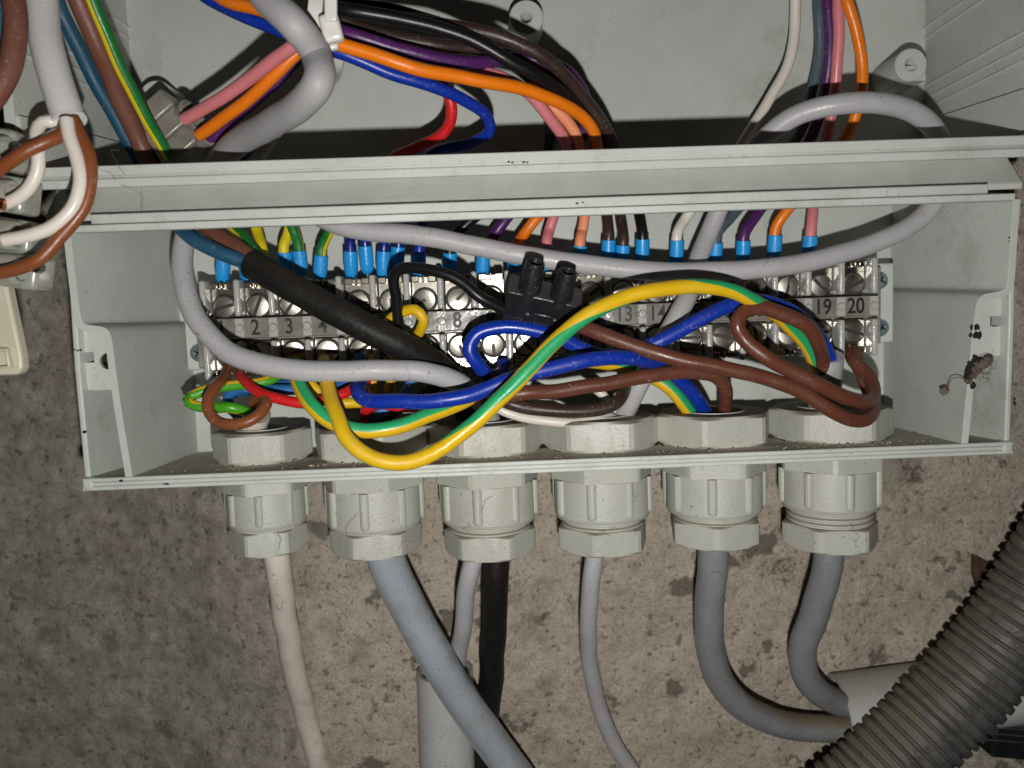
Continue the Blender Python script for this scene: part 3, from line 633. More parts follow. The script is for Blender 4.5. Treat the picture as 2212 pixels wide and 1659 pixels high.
# second gland: thick shiny cable with thin cores
c2 = empty('shiny_grey_cable', GC(1, 0, -30), 'thickest shiny blue-grey cable, dirty on top, running diagonally down right in front of the pipe', 'cable')
cable('sheath', [GC(1, 0, 0), GC(1, 0, -6), GC(1, .6, -14), (838, 1215, 18), (887, 1322, 21), (945, 1424, 23), (1005, 1522, 26), (1071, 1614, 29), (1140, 1710, 31)], 4.1, 'grey_shiny', c2, sides=32)
cable('red_core', [(519, 806, 17), (525, 818, 13), (545, 840, 9), (572, 854, 7), (620, 866, 6), (669, 870, 6), (706, 862, 7), (744, 849, 8.5), (768, 838, 11), (800, 815, 15)], 1.08, 'red', c2)
cable('red_core', [(925, 880, 11), (870, 879, 9), (817, 873, 8), (795, 883, 9), (789, 905, 13), GC(1, -1.6, 0)], 1.08, 'red', c2)
cable('light_blue_core', [(895, 810, 15), (872, 850, 12.5), (832, 886, 12), (806, 910, 14), GC(1, -.2, 0)], 1.08, 'light_blue', c2)
cable('dark_core', [(945, 835, 15), (890, 868, 13.5), (840, 900, 13.5), (815, 920, 15), GC(1, 1, 0)], 1.08, 'brown_dark', c2)
cable('yellow_core', [(655, 792, 17, 180), (664, 822, 11.5, 180), (690, 849, 11, 180), (735, 868, 11, 180), (785, 873, 12.5, 180), (803, 900, 15, 180), GC(1, .6, -1, 2)], 1.08, YG, c2, stripe=4)
cable('yellow_core', [(806, 770, 19, 180), (803, 820, 15, 180), (812, 870, 16, 180), (815, 930, 18, 180)], 1.08, YG, c2, stripe=4)
cable('yellow_core', [(850, 770, 19, 180), (846, 820, 15, 180), (832, 880, 17, 180), (820, 930, 19, 180)], 1.08, YG, c2, stripe=4)
cable('blue_core', [(775, 770, 19), (770, 806, 16), (735, 822, 15), (650, 830, 17), (560, 836, 18), (500, 850, 21)], 1.25, 'mid_blue', c2)
# first gland: white cable
c1 = empty('white_cable', GC(0, 0, -30), 'grubby white cable through the small left gland with brown, blue and striped cores', 'cable')
cable('sheath', [(556, 893, 13.5), (549, 925, 16), GC(0, 0, 0, 0), GC(0, 0, -12), (597, 1200, 17.3), (612, 1306, 25), (634, 1439, 35), (663, 1556, 43), (700, 1700, 47)], 2.75, 'white_cable', c1, sides=26)
cable('striped_core', [(606, 786, 18, -60), (597, 812, 15, -60), (558, 826, 13, -60), (508, 832, 12.5, -60), (458, 838, 12, -60), (421, 852, 11, -50), (405, 864, 10, 0), (416, 875, 9, 60), (458, 880, 8.5, -60 + 90), (496, 880, 7.5, -30), (533, 890, 9.5, -50), (552, 905, 14, -50)], 1.08, ['yellow', 'lime'], c1, stripe=4)
cable('brown_core', [(492, 798, 18), (486, 815, 14), (466, 837, 8), (449, 867, 5), (453, 894, 4), (471, 911, 3), (496, 917, 2), (533, 911, 2), (559, 893, 3), (574, 871, 5), (567, 856, 8), (550, 864, 11), (548, 890, 13.5), (552, 910, 15)], 1.12, 'brown_light', c1)
cable('blue_core', [(552, 905, 16), (511, 895, 15.5), (495, 872, 15), (497, 849, 14), (520, 840, 13.5), (600, 843, 13.5), (680, 840, 14), (745, 830, 15), (768, 795, 18)], 1.12, 'mid_blue', c1)

# bare copper tips at the terminals
for (x, y, lab) in ((490, 800, 'bright copper tip over the brown core at terminal one'), (521, 801, 'bright copper tip over the red core at terminal two')):
    p = U(x, y, 17.5); build('copper_tip', lathe_bm(p, [(0, -1.2), (.55, -1), (.6, 1.2), (0, 1.4)], axis=Vector((.1, .5, 1)), n=12), 'copper', None, label=lab, cat='wire end')
# loose wires between the connector and the strip
wire('brown_wire', [(1222, 694, 8), (1250, 703, 6.5), (1285, 716, 4.5), (1345, 739, 3), (1450, 772, 1), (1560, 795, 0), (1675, 823, 0), (1741, 851, 0), (1791, 882, 0), (1833, 903, 1), (1866, 907, 3), (1884, 888, 7), (1880, 850, 12), (1862, 808, 14), (1850, 782, 16), (1846, 758, 19)], 33, 'brown', r=R1,
     label='long brown wire from the black connector block, sweeping low to terminal 20', cat='wire')
wire('black_wire', [(872, 740, 13), (861, 712, 10.5), (857, 650, 8), (850, 604, 6), (861, 583, 5), (893, 579, 4), (950, 589, 3), (1000, 611, 2.5), (1040, 642, 2.5), (1086, 668, 4)], 23, 'black', r=1.12, label='thin shiny black wire arching into the left side of the black connector block', cat='wire')
wire('yellow_wire', [(828, 712, 13, 180), (845, 689, 11.5, 180), (872, 673, 9.5, 180), (896, 669, 8.5, 180), (915, 688, 8.5, 180), (911, 711, 10.5, 180), (894, 734, 14, 180), (886, 750, 18, 180)], 22, YG, r=1.1, stripe=3, label='short curled yellow wire hooked beside number 8 on the strip', cat='wire')

# black two-pole connector block
cb = empty('connector_block', U(1165, 665, 6), 'black two-pole screw connector block with two hollow towers lying over terminals 10 and 11', 'connector')
pL, pR = U(1088, 655, 5), U(1248, 690, 5); bx = (pR - pL).normalized(); ty = (U(1157, 567, -3.5) - U(1141, 640, 1)).normalized()
tz = bx.cross(ty).normalized();
if tz.y > 0: tz = -tz
ty = tz.cross(bx).normalized()
if ty.z < 0: ty = -ty
Rb = Matrix((bx, ty, tz)).transposed()
Wb = (pR - pL).length; cb0 = (pL + pR) / 2
bm = bmesh.new(); box_bm(cb0 + ty * .4 - tz * 1.2, (Wb, 8.0, 6.4), Rb, bm)
for v in bm.verts:
    k = (v.co - cb0).dot(ty)
    if k < -2: v.co -= (v.co - cb0).dot(bx) * bx * .06 - ty * 0
build('body', bm, 'black_plastic', cb, bevel=.5, seg=3)
bm = bmesh.new()
for q in (-.30, .36): box_bm(cb0 + bx * (Wb * q * .55) - ty * 1.2 + tz * 1.9, (1.3, 3.4, 1.0), Rb, bm)
box_bm(cb0 - ty * .6 + tz * 1.7 + bx * .5, (4.0, 2.8, .8), Rb, bm)
build('front_ribs', bm, 'black_plastic', cb, bevel=.35)
for (xb, yb, xt, yt) in ((1141, 634, 1157, 566), (1209, 650, 1227, 586)):
    a = U(xb, yb, 3.0); b = U(xt, yt, -.2); ax = (b - a); h = ax.length; R0 = px2mm(53, a) / 2; Rt = px2mm(42, b) / 2
    bm = lathe_bm(a, [(0, -1), (R0, -1), (R0, 0), (Rt * 1.02, h - .4), (Rt * .97, h), (Rt * .8, h), (Rt * .74, h - .4), (Rt * .7, h - 4), (0, h - 4)], axis=ax, n=36)
    t = build('screw_tower', bm, 'black_plastic', cb)
    bm = lathe_bm(a + ax.normalized() * (h - 3.9), [(0, .9), (Rt * .6, .9), (Rt * .62, 0)], axis=ax, n=24); build('recessed_screw', bm, 'screw_head', t)

# ---------------------------------------------------------------- ferruled wires at the top row of the strip
def ferr(P, top, bot, wm, label, name, r=1.12, stripe=None, phi=0, YS=21.0, g='wires with blue crimp sleeves in the top of the strip'):
    a = U(*top, YS); b = U(*bot, YS + 1.2)
    pp = [(U(*p[:3]), phi) for p in P] + [(a + (a - b).normalized() * 1.2, phi), (a.lerp(b, .35), phi)]
    wo = build(name, tube_bm(spline(pp), r, stripe=stripe), wm, None, label=label, cat='wire', group=g)
    ax = b - a; h = ax.length; R = px2mm(30.5, a) / 2
    bm = lathe_bm(a, [(r * 1.02, .8), (R * .86, -.02), (R, .05), (R * 1.02, h * .6), (R * .93, h * .84), (R * .66, h * .97), (R * .3, h * 1.03), (0, h * 1.04)], axis=ax, n=26)
    so = build('crimp_sleeve', bm, 'sleeve_blue', wo)
    bm = lathe_bm(b, [(0, -.5), (R * .35, -.5), (R * .35, 2.6), (0, 2.7)], axis=ax + Vector((0, .5, 0)), n=12)
    build('ferrule_pin', bm, 'metal', so)
    return wo
YGd = ['bright_yellow', 'dark_green']
ferr([(380, 370, 20), (420, 440, 20.5), (465, 510, 21.5)], (483, 553), (480, 611), YGd, 'striped wire whose blue sleeve stands alone at the far left under the teal core', 'striped_wire', stripe=3, phi=-50)
ferr([(480, 400, 22), (500, 470, 21.5), (513, 510, 21.5)], (531, 556), (533, 606), YGd, 'striped wire whose blue sleeve is almost hidden by the end of the black cable', 'striped_wire', stripe=3, phi=180)
ferr([(640, 420, 20), (630, 470, 21.5), (623, 505, 21.5)], (615, 544), (617, 591), YGd, 'yellow-looking striped wire, left one of the close pair right of the black cable end', 'striped_wire', stripe=3, phi=190)
ferr([(600, 420, 18), (622, 470, 19.5), (636, 505, 21)], (646, 541), (652, 592), YGd, 'green-looking striped wire, right one of the close pair right of the black cable end', 'striped_wire', stripe=4, phi=20)
ferr([(745, 420, 20), (725, 470, 21.5), (708, 510, 21.5)], (694, 551), (690, 604), YGd, 'green-yellow striped wire leaning right, its sleeve alone before the navy ones', 'striped_wire', stripe=3, phi=35)
ferr([(735, 400, 20), (752, 460, 20.5), (757, 500, 21.5)], (757, 542), (759, 600), 'navy', 'first navy wire of the row counted from the left', 'navy_wire')
ferr([(755, 400, 19), (768, 460, 18.5), (778, 495, 19.5)], (789, 531), (794, 591), 'navy', 'second navy wire, its sleeve leaning and reaching highest', 'navy_wire', YS=19.5)
ferr([(850, 400, 20), (838, 460, 20.5), (831, 500, 21.5)], (829, 542), (827, 600), 'navy', 'third navy wire, left one of the touching pair above terminal 6', 'navy_wire')
ferr([(830, 400, 22), (848, 460, 22.5), (856, 495, 22.5)], (860, 533), (856, 596), 'navy', 'fourth navy wire, right one of the touching pair above terminal 6', 'navy_wire', YS=22.5)
ferr([(520, 400, 20), (546, 460, 20), (556, 500, 20)], (569, 552), (574, 606), YGd, 'mostly yellow striped wire dropping straight behind the end of the black cable', 'striped_wire', stripe=3, phi=180, YS=17.5)
# blue wire from the tie, whose end is the fifth navy sleeve
ferr([(400, -40, 2), (460, 2, 1), (533, 38, -2), (623, 72, -4), (700, 104, -5), (745, 118, -5), (837, 155, -3), (937, 187, 0), (1004, 216, 4), (1050, 250, 8), (1057, 283, 11), (1020, 308, 14), (930, 335, 18), (895, 400, 22), (915, 480, 22.5)], (905, 546), (904, 600), 'blue', 'long blue wire under the orange one from the cable tie, curling back', 'blue_wire', r=1.15)
ferr([(780, -20, 2), (700, 12, -3), (737, 21, -7), (871, 42, -6), (1004, 80, -4), (1104, 133, -2), (1171, 170, 1), (1228, 213, 6), (1285, 290, 13), (1270, 370, 18), (1080, 440, 20.5), (1015, 478, 22.5), (985, 508, 22.5)], (972, 546), (971, 600), 'black', 'glossy black wire arching from the cable tie to the single sleeve above terminal 8', 'black_wire', r=1.2)
ferr([(640, 40, 4), (700, 62, -3), (737, 68, -5), (871, 110, -3), (971, 132, 0), (1040, 134, 3), (1110, 128, 7), (1187, 137, 8), (1237, 170, 9), (1270, 240, 12), (1230, 340, 18), (1130, 430, 20.5), (1085, 482, 22.5), (1062, 512, 22.5)], (1044, 548), (1041, 598), 'violet', 'violet wire from the cable tie with the sleeve above terminal 9', 'violet_wire', r=1.2)
ferr([(450, -30, -2), (485, 0, -4), (567, 22, -7), (630, 55, -8), (700, 86, -9), (750, 102, -9), (871, 138, -8), (937, 157, -6), (1037, 174, -3), (1121, 191, 0), (1204, 219, 4), (1261, 254, 8), (1288, 300, 12), (1280, 370, 18), (1210, 430, 19.5), (1155, 475, 22.5), (1125, 515, 22.5)], (1113, 548), (1110, 596), 'orange', 'bright orange wire on top of the bundle, sleeve left of the black block', 'orange_wire', r=1.2)
ferr([(980, 140, 6), (1030, 150, 5), (1087, 168, 4), (1145, 205, 5), (1187, 252, 8), (1214, 290, 11), (1225, 330, 15), (1215, 400, 19), (1200, 460, 21.5), (1186, 500, 22.5)], (1181, 532), (1180, 590), 'pink', 'pink wire bending down under the bundle, left of the salmon wire', 'pink_wire', r=1.15)
ferr([(1140, 180, 8), (1197, 232, 9), (1232, 270, 11), (1255, 320, 14), (1268, 400, 18), (1262, 470, 21.5), (1257, 500, 22.5)], (1253, 531), (1253, 590), 'salmon', 'salmon wire beside the pink one, its sleeve right of the black block', 'salmon_wire', r=1.15)
ferr([(760, 10, 6), (837, 33, 3), (940, 50, 0), (1037, 68, -1), (1137, 102, 0), (1204, 148, 3), (1257, 204, 7), (1300, 265, 11), (1328, 330, 16), (1312, 400, 21), (1310, 460, 22.5)], (1315, 518), (1312, 580), 'brown_dark', 'dark brown wire on the upper outside of the bundle, left sleeve of the brown pair', 'brown_wire', r=1.2)
ferr([(700, 30, 2), (737, 46, 0), (837, 78, 2), (937, 96, 4), (1040, 108, 7), (1160, 140, 11), (1250, 220, 13), (1310, 310, 18), (1338, 400, 23), (1341, 470, 23.5)], (1346, 529), (1342, 582), 'brown_dark', 'dark brown wire inside the bundle under the black one, right sleeve of the brown pair', 'brown_wire', r=1.2)
ferr([(1150, 160, 14), (1240, 235, 16), (1320, 320, 20), (1372, 400, 23), (1381, 465, 22.5)], (1388, 516), (1387, 576), 'black', 'matt black wire above terminal 13, right of the brown pair', 'black_wire', r=1.15)
gR = 'wires with blue crimp sleeves in the top of the strip'
ferr([(1717, -40, 22), (1718, 10, 23), (1717, 72, 24), (1700, 142, 24.5), (1668, 207, 25), (1633, 262, 25), (1580, 345, 23), (1510, 430, 21.5), (1478, 475, 22)], (1463, 518), (1460, 576), 'white_wire', 'white wire hanging straight down at top right, curving left to its sleeve', 'white_wire', r=1.15)
ferr([(1767, -40, 24), (1768, 10, 24), (1771, 100, 25), (1757, 187, 26), (1728, 283, 27), (1650, 390, 26), (1585, 462, 23.5)], (1547, 524), (1543, 580), 'slate', 'slate grey wire at top right behind the violet one', 'slate_wire', r=1.15)
ferr([(1785, -40, 21), (1787, 10, 21), (1792, 100, 22), (1785, 187, 24), (1755, 293, 26), (1690, 390, 25), (1637, 460, 22.5)], (1606, 519), (1604, 578), 'violet', 'dark violet wire at top right between slate and pink', 'violet_wire', r=1.15)
ferr([(1811, -40, 18), (1812, 10, 18), (1813, 85, 19), (1804, 193, 21.5), (1786, 300, 24), (1762, 390, 24), (1757, 450, 22)], (1751, 509), (1746, 566), 'pink', 'straight pink wire at top right ending in the last sleeve of the row', 'pink_wire', r=1.15)
ferr([(1818, -40, 14), (1830, 5, 14), (1851, 67, 15), (1861, 133, 16), (1860, 200, 17), (1845, 258, 19), (1822, 305, 21), (1760, 390, 20), (1705, 450, 19.5)], (1675, 507), (1671, 564), 'orange', 'orange wire bowing out rightmost at top right, second to last sleeve', 'orange_wire', r=1.15)
# wires of the bundle that end out of sight
wire('red_wire', [(930, 150, 8), (958, 185, 7), (974, 222, 8), (972, 262, 10), (950, 294, 12), (900, 318, 15), (840, 350, 19), (800, 400, 22)], 25, 'red', r=1.12, label='short red wire curling back below the blue wire at top centre', cat='wire')
wire('pink_wire', [(398, 258, 8), (440, 234, 6), (533, 175, 1), (600, 123, -3), (650, 90, -5), (710, 72, -2)], 27, 'pink', r=1.2, label='pink wire slanting from the smoky connector up to the cable tie', cat='wire')
wire('orange_wire', [(430, 293, 9), (470, 265, 7), (533, 217, 4), (600, 155, 1), (650, 110, 0), (715, 85, 0)], 25, 'orange', r=1.15, label='orange wire slanting beside the pink one from the smoky connector', cat='wire')
wire('violet_wire', [(440, 315, 13), (500, 262, 11), (560, 212, 8), (625, 148, 5), (670, 110, 4), (715, 80, 3)], 25, 'violet', r=1.15, label='violet wire half hidden behind the slanting orange wire at upper left', cat='wire')
wire('white_wire', [(560, 345, 26), (600, 285, 25), (650, 225, 24), (700, 150, 22), (740, 90, 15)], 20, 'white_wire', r=1.0, label='thin white wire glimpsed behind the grey loop below the cable tie', cat='wire')
wire('slate_wire', [(520, 350, 25), (570, 285, 24), (620, 235, 23), (690, 150, 18), (735, 80, 12)], 20, 'slate', r=1.0, label='slate wire glimpsed left of the thin white one behind the grey loop', cat='wire')
wire('black_wire', [(690, -30, 2), (740, 2, 0), (850, 22, 2), (980, 62, 4), (1080, 118, 6), (1160, 182, 9), (1190, 250, 14), (1185, 330, 20), (1180, 400, 26)], 25, 'black', r=1.15, label='second black wire running under the bundle and down behind the pink wire', cat='wire')
# cable tie
tie = empty('cable_tie', U(716, 65, -14), 'white nylon cable tie with square head gathering the coloured wires', 'cable tie')
Rt_ = Matrix.Rotation(r_(-12), 3, 'Y')
bm = bmesh.new(); box_bm(U(716, 62, -13.5), (3.3, 2.4, 4.6), Rt_, bm); build('head', bm, 'tie', tie, bevel=.7, seg=3)
bm = bmesh.new(); box_bm(U(716, 95, -11.5), (2.1, 1.4, 2.2), Rt_, bm); build('latch', bm, 'tie', tie, bevel=.4)
band = []
for k in range(25):
    a = 2 * math.pi * k / 24; band.append((U(708, 70, -2) + Vector((.15 * math.sin(a) * 6, 9.2 * math.cos(a), 7.8 * math.sin(a))), 0))
bm = bmesh.new(); prev = None
for (p, _) in band:
    c0 = U(708, 70, -2); o = (p - c0); 
    q = [bm.verts.new(p + Vector((dx, 0, 0)) + o * s) for dx, s in ((-1.2, 0), (1.2, 0), (1.2, .11), (-1.2, .11))]
    if prev:
        for k in range(4): bm.faces.new((prev[k], prev[(k + 1) % 4], q[(k + 1) % 4], q[k]))
    prev = q
build('strap', bm, 'tie', tie)
bm = bmesh.new(); a, b = U(712, 40, -13), U(718, -40, -18); box_bm((a + b) / 2, (2.0, .9, (a - b).length), Matrix.Rotation(r_(3), 3, 'Y'), bm); build('tail', bm, 'tie', tie, bevel=.2)

# smoky connector behind the slanting wires
sk = empty('smoky_connector', U(385, 285, 20), 'smoky translucent connector block half in shadow behind the left wires', 'connector')
Rk = Matrix.Rotation(r_(55), 3, 'Y')
for j in range(3):
    p = U(352 + 28 * j, 255 + 34 * j, 17); bm = bmesh.new(); box_bm(p, (4.2, 12, 9), Matrix.Rotation(r_(52), 3, 'Y'), bm)
    build('housing_segment', bm, 'opal_dark', sk, bevel=.6)
    q = U(392 + 22 * j, 248 + 28 * j, 13); ax = (U(440, 215, 8) - U(380, 260, 14))
    bm = lathe_bm(q, [(0, 0), (1.9, 0), (2.0, .5), (2.0, 2.6), (1.5, 2.8), (1.4, 1.5), (0, 1.5)], axis=ax, n=20); build('entry_collar', bm, 'opal_dark', sk)

# ---------------------------------------------------------------- near left group
nc = empty('white_sheathed_cable', U(120, 130, -14.5), 'fat white cable hanging at upper left, cut end fanning white and brown cores', 'cable')
cable('sheath', [(84, -60, -8), (90, 0, -9), (99, 80, -11), (121, 175, -13), (148, 256, -14)], 2.62, 'white_sheath', nc, sides=28)
cable('sheath_lip', [(148, 254, -13.9), (150.5, 261, -14.1)], 2.68, 'white_sheath', nc, sides=28)
cable('white_core', [(145, 262, -14.5), (120, 262, -14.5), (92, 264, -15.5), (80, 285, -16.5), (84, 330, -17.5), (82, 375, -17.5), (60, 412, -17.5), (20, 436, -17.5), (-20, 448, -16.5)], 1.05, 'white_wire', nc)
cable('brown_core', [(142, 268, -16.5), (136, 288, -17), (105, 305, -18.5), (60, 325, -19.5), (18, 355, -19.5), (-20, 388, -18.5)], 1.08, 'brown_light', nc)
cable('white_core', [(144, 258, -17.5), (150, 290, -18), (168, 345, -18.5), (176, 395, -19), (160, 445, -19.5), (115, 488, -20), (60, 508, -20.5), (10, 518, -20.5)], 1.08, 'white_wire', nc)
cable('brown_core', [(157, 258, -16), (172, 290, -16.5), (194, 340, -17.5), (198, 390, -18), (182, 445, -18.5), (130, 510, -19.5), (85, 558, -20.5), (30, 583, -20.5), (-5, 590, -20.5)], 1.05, 'brown_light', nc)
build('copper_strands', lathe_bm(U(12, 444, -20.3), [(0, 0), (.8, .1), (.9, 1.4), (.5, 2.6), (0, 2.8)], axis=Vector((-1, -.2, .1)), n=9), 'copper', nc)
wire('brown_cable', [(22, -60, -14.5), (28, 0, -16.5), (33, 65, -17.5), (22, 140, -18.5), (-12, 205, -19.5), (-60, 260, -19.5)], 47, 'brown_red', r=1.8, label='thick brown wire curving out of the frame at the upper left corner', cat='wire')
wire('teal_wire', [(-14, -40, -14), (-4, 20, -14), (-2, 80, -14), (-14, 130, -14)], 30, 'teal', r=1.45, label='teal wire just visible at the left edge behind the thick brown wire', cat='wire')
# opal connector strip
os_ = empty('opal_connector_strip', U(40, 450, -18), 'milky translucent connector strip at the left edge holding white and brown cores', 'connector')
Ro = Matrix.Rotation(r_(11), 3, 'Y')
for j, (x, y, wd, hh) in enumerate(((0, 325, 50, 50), (12, 420, 60, 44), (22, 508, 64, 40), (32, 582, 68, 44))):
    p = U(x, y, -12.5); bm = bmesh.new()
    box_bm(p, (px2mm(wd * 2, p), 6, px2mm(hh * 1.75, p)), Ro, bm); seg_ = build('housing_segment', bm, 'opal', os_, bevel=.9, seg=3)
    q = U(x + 12, y + 2, -16.5); ax = Vector((1, -.15, -.15))
    bm = lathe_bm(q, [(0, -3), (2.5, -3), (2.5, 0), (2.3, .4), (1.8, .4), (1.7, -1.5), (0, -1.5)], axis=ax, n=24); build('entry_collar', bm, 'opal', seg_)
    bm = lathe_bm(U(x + wd * .75, y - 4, -15.2), [(0, -1.0), (.9, -1.0), (1.0, .4), (0, .4)], axis=E, n=16); build('clamp_screw', bm, 'metal', seg_)
# cream cover plate
cp = empty('cream_cover', U(10, 700, -8), 'cream plastic cover corner with a raised window at the left edge below the connectors', 'cover')
o_ = [(-120, 560), (0, 580), (9, 592), (46, 770), (48, 795), (38, 810), (-120, 816)]
bm = plate_bm([XZ(x, y, -14) for x, y in o_], [], -14, -11.5); build('plate', bm, 'cream', cp, bevel=.5, seg=3)
bm = plate_bm([XZ(x, y, -15) for x, y in ((-60, 752), (15, 752), (24, 795), (-60, 802))], [[XZ(x, y, -15) for x, y in ((-50, 760), (9, 760), (15, 790), (-50, 794))]], -15.2, -13.9); build('window_frame', bm, 'cream', cp, bevel=.3)

# ---------------------------------------------------------------- below: pipes, corrugated conduit
def pipe(name, a, b, R, t, m, label, cat, n=48):
    ax = b - a; h = ax.length
    return build(name, lathe_bm(a, [(R - t, h), (R - t, 0), (R, 0), (R, h)], axis=ax, n=n), m, None, label=label, cat=cat)
pipe('conduit_pipe', U(961, 1448, 38.5), U(975, 1950, 39), 6.9, .9, 'pipe', 'upright pale grey pipe on the wall behind the shiny cable', 'pipe')
pipe('conduit_pipe', U(1812, 1533, 37.5), U(2420, 1455, 34), 8.6, .9, 'pipe', 'pale grey pipe whose open end takes the two thick cables at lower right', 'pipe')
pc = spline([(U(*p), 0) for p in ((1700, 1850, 20), (1841, 1722, 21), (2003, 1567, 22), (2104, 1461, 22), (2190, 1352, 21), (2256, 1255, 20), (2345, 1110, 17))], .28)
def corr(s, i, n):
    k = (s / 2.62) % 1; e = .14
    f = 1 if k < .60 else 0
    if .60 <= k < .60 + e: f = 1 - (k - .60) / e
    if k > 1 - e: f = (k - 1 + e) / e
    return 9.0 + (.85 + .15 * math.sin(s * .9) * math.sin(s * .23)) * (f * f * (3 - 2 * f))
build('corrugated_conduit', tube_bm(pc, 11, sides=64, rf=corr), 'corrugated', None, label='dusty dark corrugated conduit crossing the lower right corner', cat='conduit')
# black clip behind it
ck = empty('pipe_clip', U(2180, 1590, 38), 'black ribbed plastic clip on the wall at the bottom right corner', 'clip')
bm = bmesh.new(); p = U(2190, 1585, 36); box_bm(p, (16, 9, 9), Matrix.Rotation(r_(8), 3, 'Y'), bm); build('clip_body', bm, 'black_plastic', ck, bevel=.8)
for j in range(4):
    bm = bmesh.new(); box_bm(U(2190, 1562 + 14 * j, 31.2), (15, 1, .7), Matrix.Rotation(r_(8), 3, 'Y'), bm); build('clip_rib', bm, 'black_plastic', ck, bevel=.2)
bm = bmesh.new(); p = U(2205, 1480, 42); box_bm(p, (14, 4, 12), Matrix.Rotation(r_(35), 3, 'Y'), bm); build('grey_spacer', bm, 'pipe', None, bevel=.5, label='small grey spacer half hidden right of the corrugated conduit', cat='spacer')
bm = bmesh.new(); 
lp = [(2105, 1198), (2130, 1212), (2165, 1222), (2190, 1235), (2185, 1290), (2150, 1300), (2118, 1275), (2106, 1240)]
yw = wall_y(U(2140, 1240, 46).x, U(2140, 1240, 46).z)
build('rusty_fragment', plate_bm([XZ(x, y, yw - 2) for x, y in lp], [], yw - 2.4, yw + 1), 'rust', None, bevel=.5, label='rusty iron fragment set in the wall above the corrugated conduit', cat='metal fragment')

# ---------------------------------------------------------------- dirt
def lump(bm, c, r, seed, sub=3, sq_=(1, 1, 1), amp=.38):
    g = bmesh.ops.create_icosphere(bm, subdivisions=sub, radius=1)
    for v in g['verts']:
        d = v.co.normalized(); k = 1 + amp * noise.fractal(d * 1.7 + Vector((seed * 1.37, 0, 0)), .7, 2, 4)
        v.co = c + Vector((d.x * r * k * sq_[0], d.y * r * k * sq_[1], d.z * r * k * sq_[2]))
bm = bmesh.new(); lump(bm, U(2106, 707, .5), .85, 3, 4, (1, .8, 1.1), .22); lump(bm, U(2107, 724, .5), .95, 5, 4, (1.1, .8, 1.0), .22)
build('dirt_clump', bm, 'dark_crud', None, label='black dirt clump stuck by the screw seat on the right rim', cat='dirt')
bm = bmesh.new()
for x, y, r, s in ((2104, 775, .75, 1), (2098, 788, .85, 2), (2093, 802, .85, 3), (2090, 815, .8, 4), (2100, 832, .7, 6)): lump(bm, U(x, y, .2), r, s, 4, (.9, .6, 1.3), .25)
build('dirt_clump', bm, 'dark_crud', None, label='lower black dirt clump on the right rim beside the lint tuft', cat='dirt')
bm = bmesh.new()
for x, y, r, s in ((2135, 776, .7, 11), (2128, 783, .8, 15), (2119, 791, .85, 12), (2110, 799, .8, 16), (2102, 812, .6, 13), (2094, 824, .55, 14)): lump(bm, U(x, y, -.3), r, s, 4, (1.2, .7, .9), .3)
for k in range(26):
    a = U(random.uniform(2095, 2145), random.uniform(770, 828), random.uniform(-2, 1)); q = [a + Vector((random.gauss(0, .5), random.gauss(0, .4), random.gauss(0, .5))) for _ in range(3)]
    tube_bm(spline([(a, 0)] + [(v, 0) for v in q], .5), .035, sides=4, bm=bm)
build('lint_tuft', bm, 'lint', None, label='grey-brown fluffy lint tuft hanging on the right rim of the tray', cat='lint')
bm = bmesh.new(); tube_bm(spline([(U(*p), 0) for p in ((2090, 822, -1), (2070, 815, 0), (2055, 820, 1), (2048, 835, 2), (2040, 845, 4))], .5), .09, sides=6, bm=bm); lump(bm, U(2040, 845, 4), .9, 21, 3, (1, .6, .8))
build('lint_thread', bm, 'lint', None, label='thin lint thread with a small ball dangling inside the right tray wall', cat='lint')
# hair ball on the wall between the two right glands
bm = bmesh.new(); random.seed(5)
hc = U(1685, 1228, 41.5)
for s in range(40):
    a0 = random.uniform(0, 6.28); R0 = random.uniform(.8, 3.6); q = []; ox, oz = random.gauss(0, 1.1), random.gauss(0, 1.1); e = random.uniform(.45, 1.3); w_ = random.uniform(.2, .6)
    for k in range(random.randint(4, 9)):
        a0 += w_ * random.uniform(.3, 1.8); R0 += random.gauss(0, .35); q.append((hc + Vector((ox + R0 * math.cos(a0), random.gauss(0, .5), oz + R0 * math.sin(a0) * e)), 0))
    tube_bm(spline(q, .6), .02, sides=4, bm=bm)
build('hair_tangle', bm, 'dark_crud', None, label='small tangle of dark hairs on the wall between the two rightmost glands', cat='hair tangle')
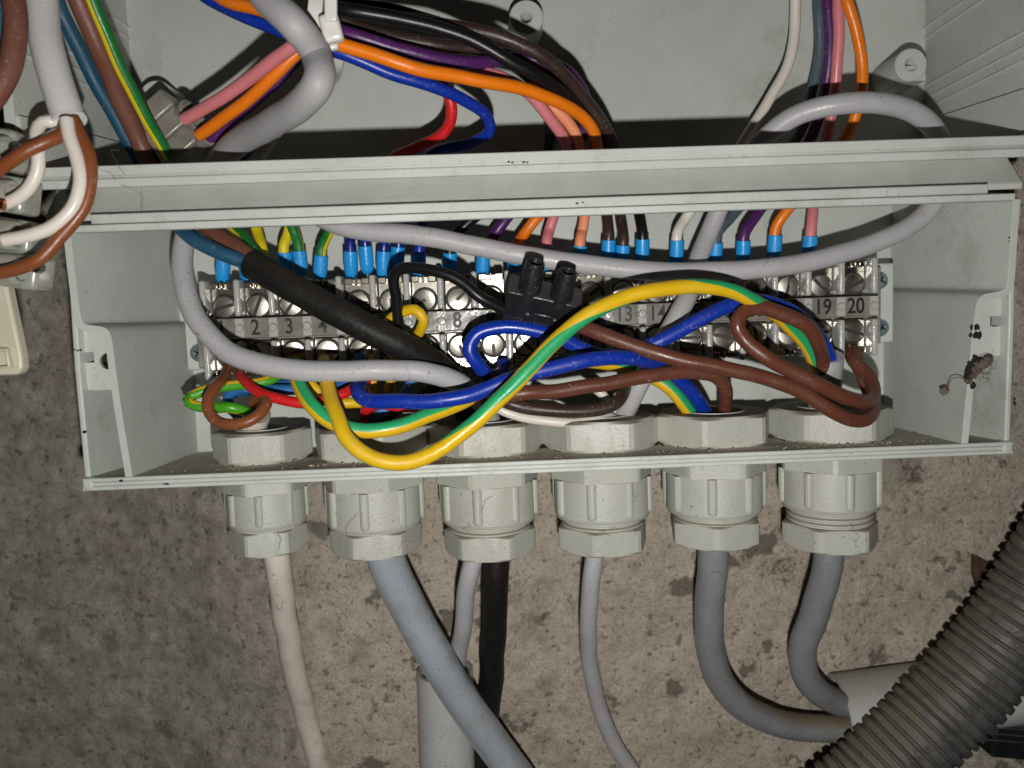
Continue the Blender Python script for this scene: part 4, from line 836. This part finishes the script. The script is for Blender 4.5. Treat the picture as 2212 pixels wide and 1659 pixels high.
# crumbs along the bottom panel
bm = bmesh.new(); random.seed(9)
for k in range(380):
    u = random.random(); 
    X = random.choice(gx) + random.gauss(12, 5) if u < .45 else random.uniform(xl + 12, xr - 12)
    if X > xr - 13 or X < xl + 13: continue
    Yc = random.choice((random.uniform(1, 6), random.uniform(1, 30))); r = random.choice((.08, .1, .13, .18)) * random.uniform(.8, 1.6)
    lump(bm, Vector((X, Yc, ZF0 + (ZFB - ZF0) * Yc / YB + r * .5)), r, k, 1, (1, 1, .7), .3)
for x, y, r in ((672, 1008, .45), (1918, 967, .5), (700, 1002, .25)):
    p = U(x, y - 4, 4); p.z = ZF0 + (ZFB - ZF0) * 4 / YB + .2; lump(bm, p, r, x, 2, (1.3, 1, .5), .3)
build('grit', bm, 'crumb', None, kind='stuff', label='sandy grit scattered along the bottom panel between the lock nuts', cat='grit')

bm = bmesh.new(); random.seed(21)
for x, y, Y, n, sx, sy in ((2046, 372, 2.3, 9, 9, 4), (2050, 383, 1.7, 8, 14, 1), (2183, 517, .2, 4, 2, 5), (166, 757, .8, 6, 9, 2), (180, 933, .6, 5, 4, 4), (1118, 350, -8, 8, 22, 1), (2190, 865, .4, 9, 4, 12), (262, 1040, -.4, 5, 5, 3), (170, 700, .9, 5, 2, 9), (360, 1045, -.4, 4, 8, 2), (1255, 437, -4.6, 2, 10, 3), (640, 1012, -.3, 3, 6, 1)):
    for k in range(n): lump(bm, U(x + random.uniform(-sx, sx), y + random.uniform(-sy, sy), Y), random.uniform(.10, .26), k + x, 1, (1.3, .35, .8), .3)
build('grime', bm, 'dark_crud', enc)
# fine fibres and cobweb threads caught on the glands and the rail
bm = bmesh.new(); random.seed(33)
for x, y, Y, L_ in ((770, 1110, 6.5, 5), (1010, 1130, 6.5, 5), (1040, 1105, 6.3, 4), (860, 1190, 7, 5), (600, 1150, 8, 4), (1320, 1160, 6.5, 3), (1850, 1170, 8, 5), (1860, 1195, 8, 4), (250, 390, -8.4, 9), (262, 400, -8.4, 7), (270, 378, -8.4, 6), (880, 797, 0, 4), (1650, 575, 9.7, 3), (1735, 995, 1, 4), (610, 1300, 20, 4), (1570, 1250, 14, 4), (2035, 1400, 12, 6), (1975, 1480, 12, 5), (2110, 1330, 12, 6)):
    a = U(x, y, Y); d = Vector((random.gauss(0, 1), 0, random.gauss(0, 1))).normalized(); q = [(a, 0)]
    for k in range(5):
        d = (d + Vector((random.gauss(0, .6), random.gauss(0, .06), random.gauss(0, .6)))).normalized(); a = a + d * L_ / 5; q.append((a, 0))
    tube_bm(spline(q, .4), .035, sides=4, bm=bm)
build('dust_fibres', bm, 'lint', None, kind='stuff', label='fine hairs and cobweb threads caught on glands, rail and conduit', cat='fibres')
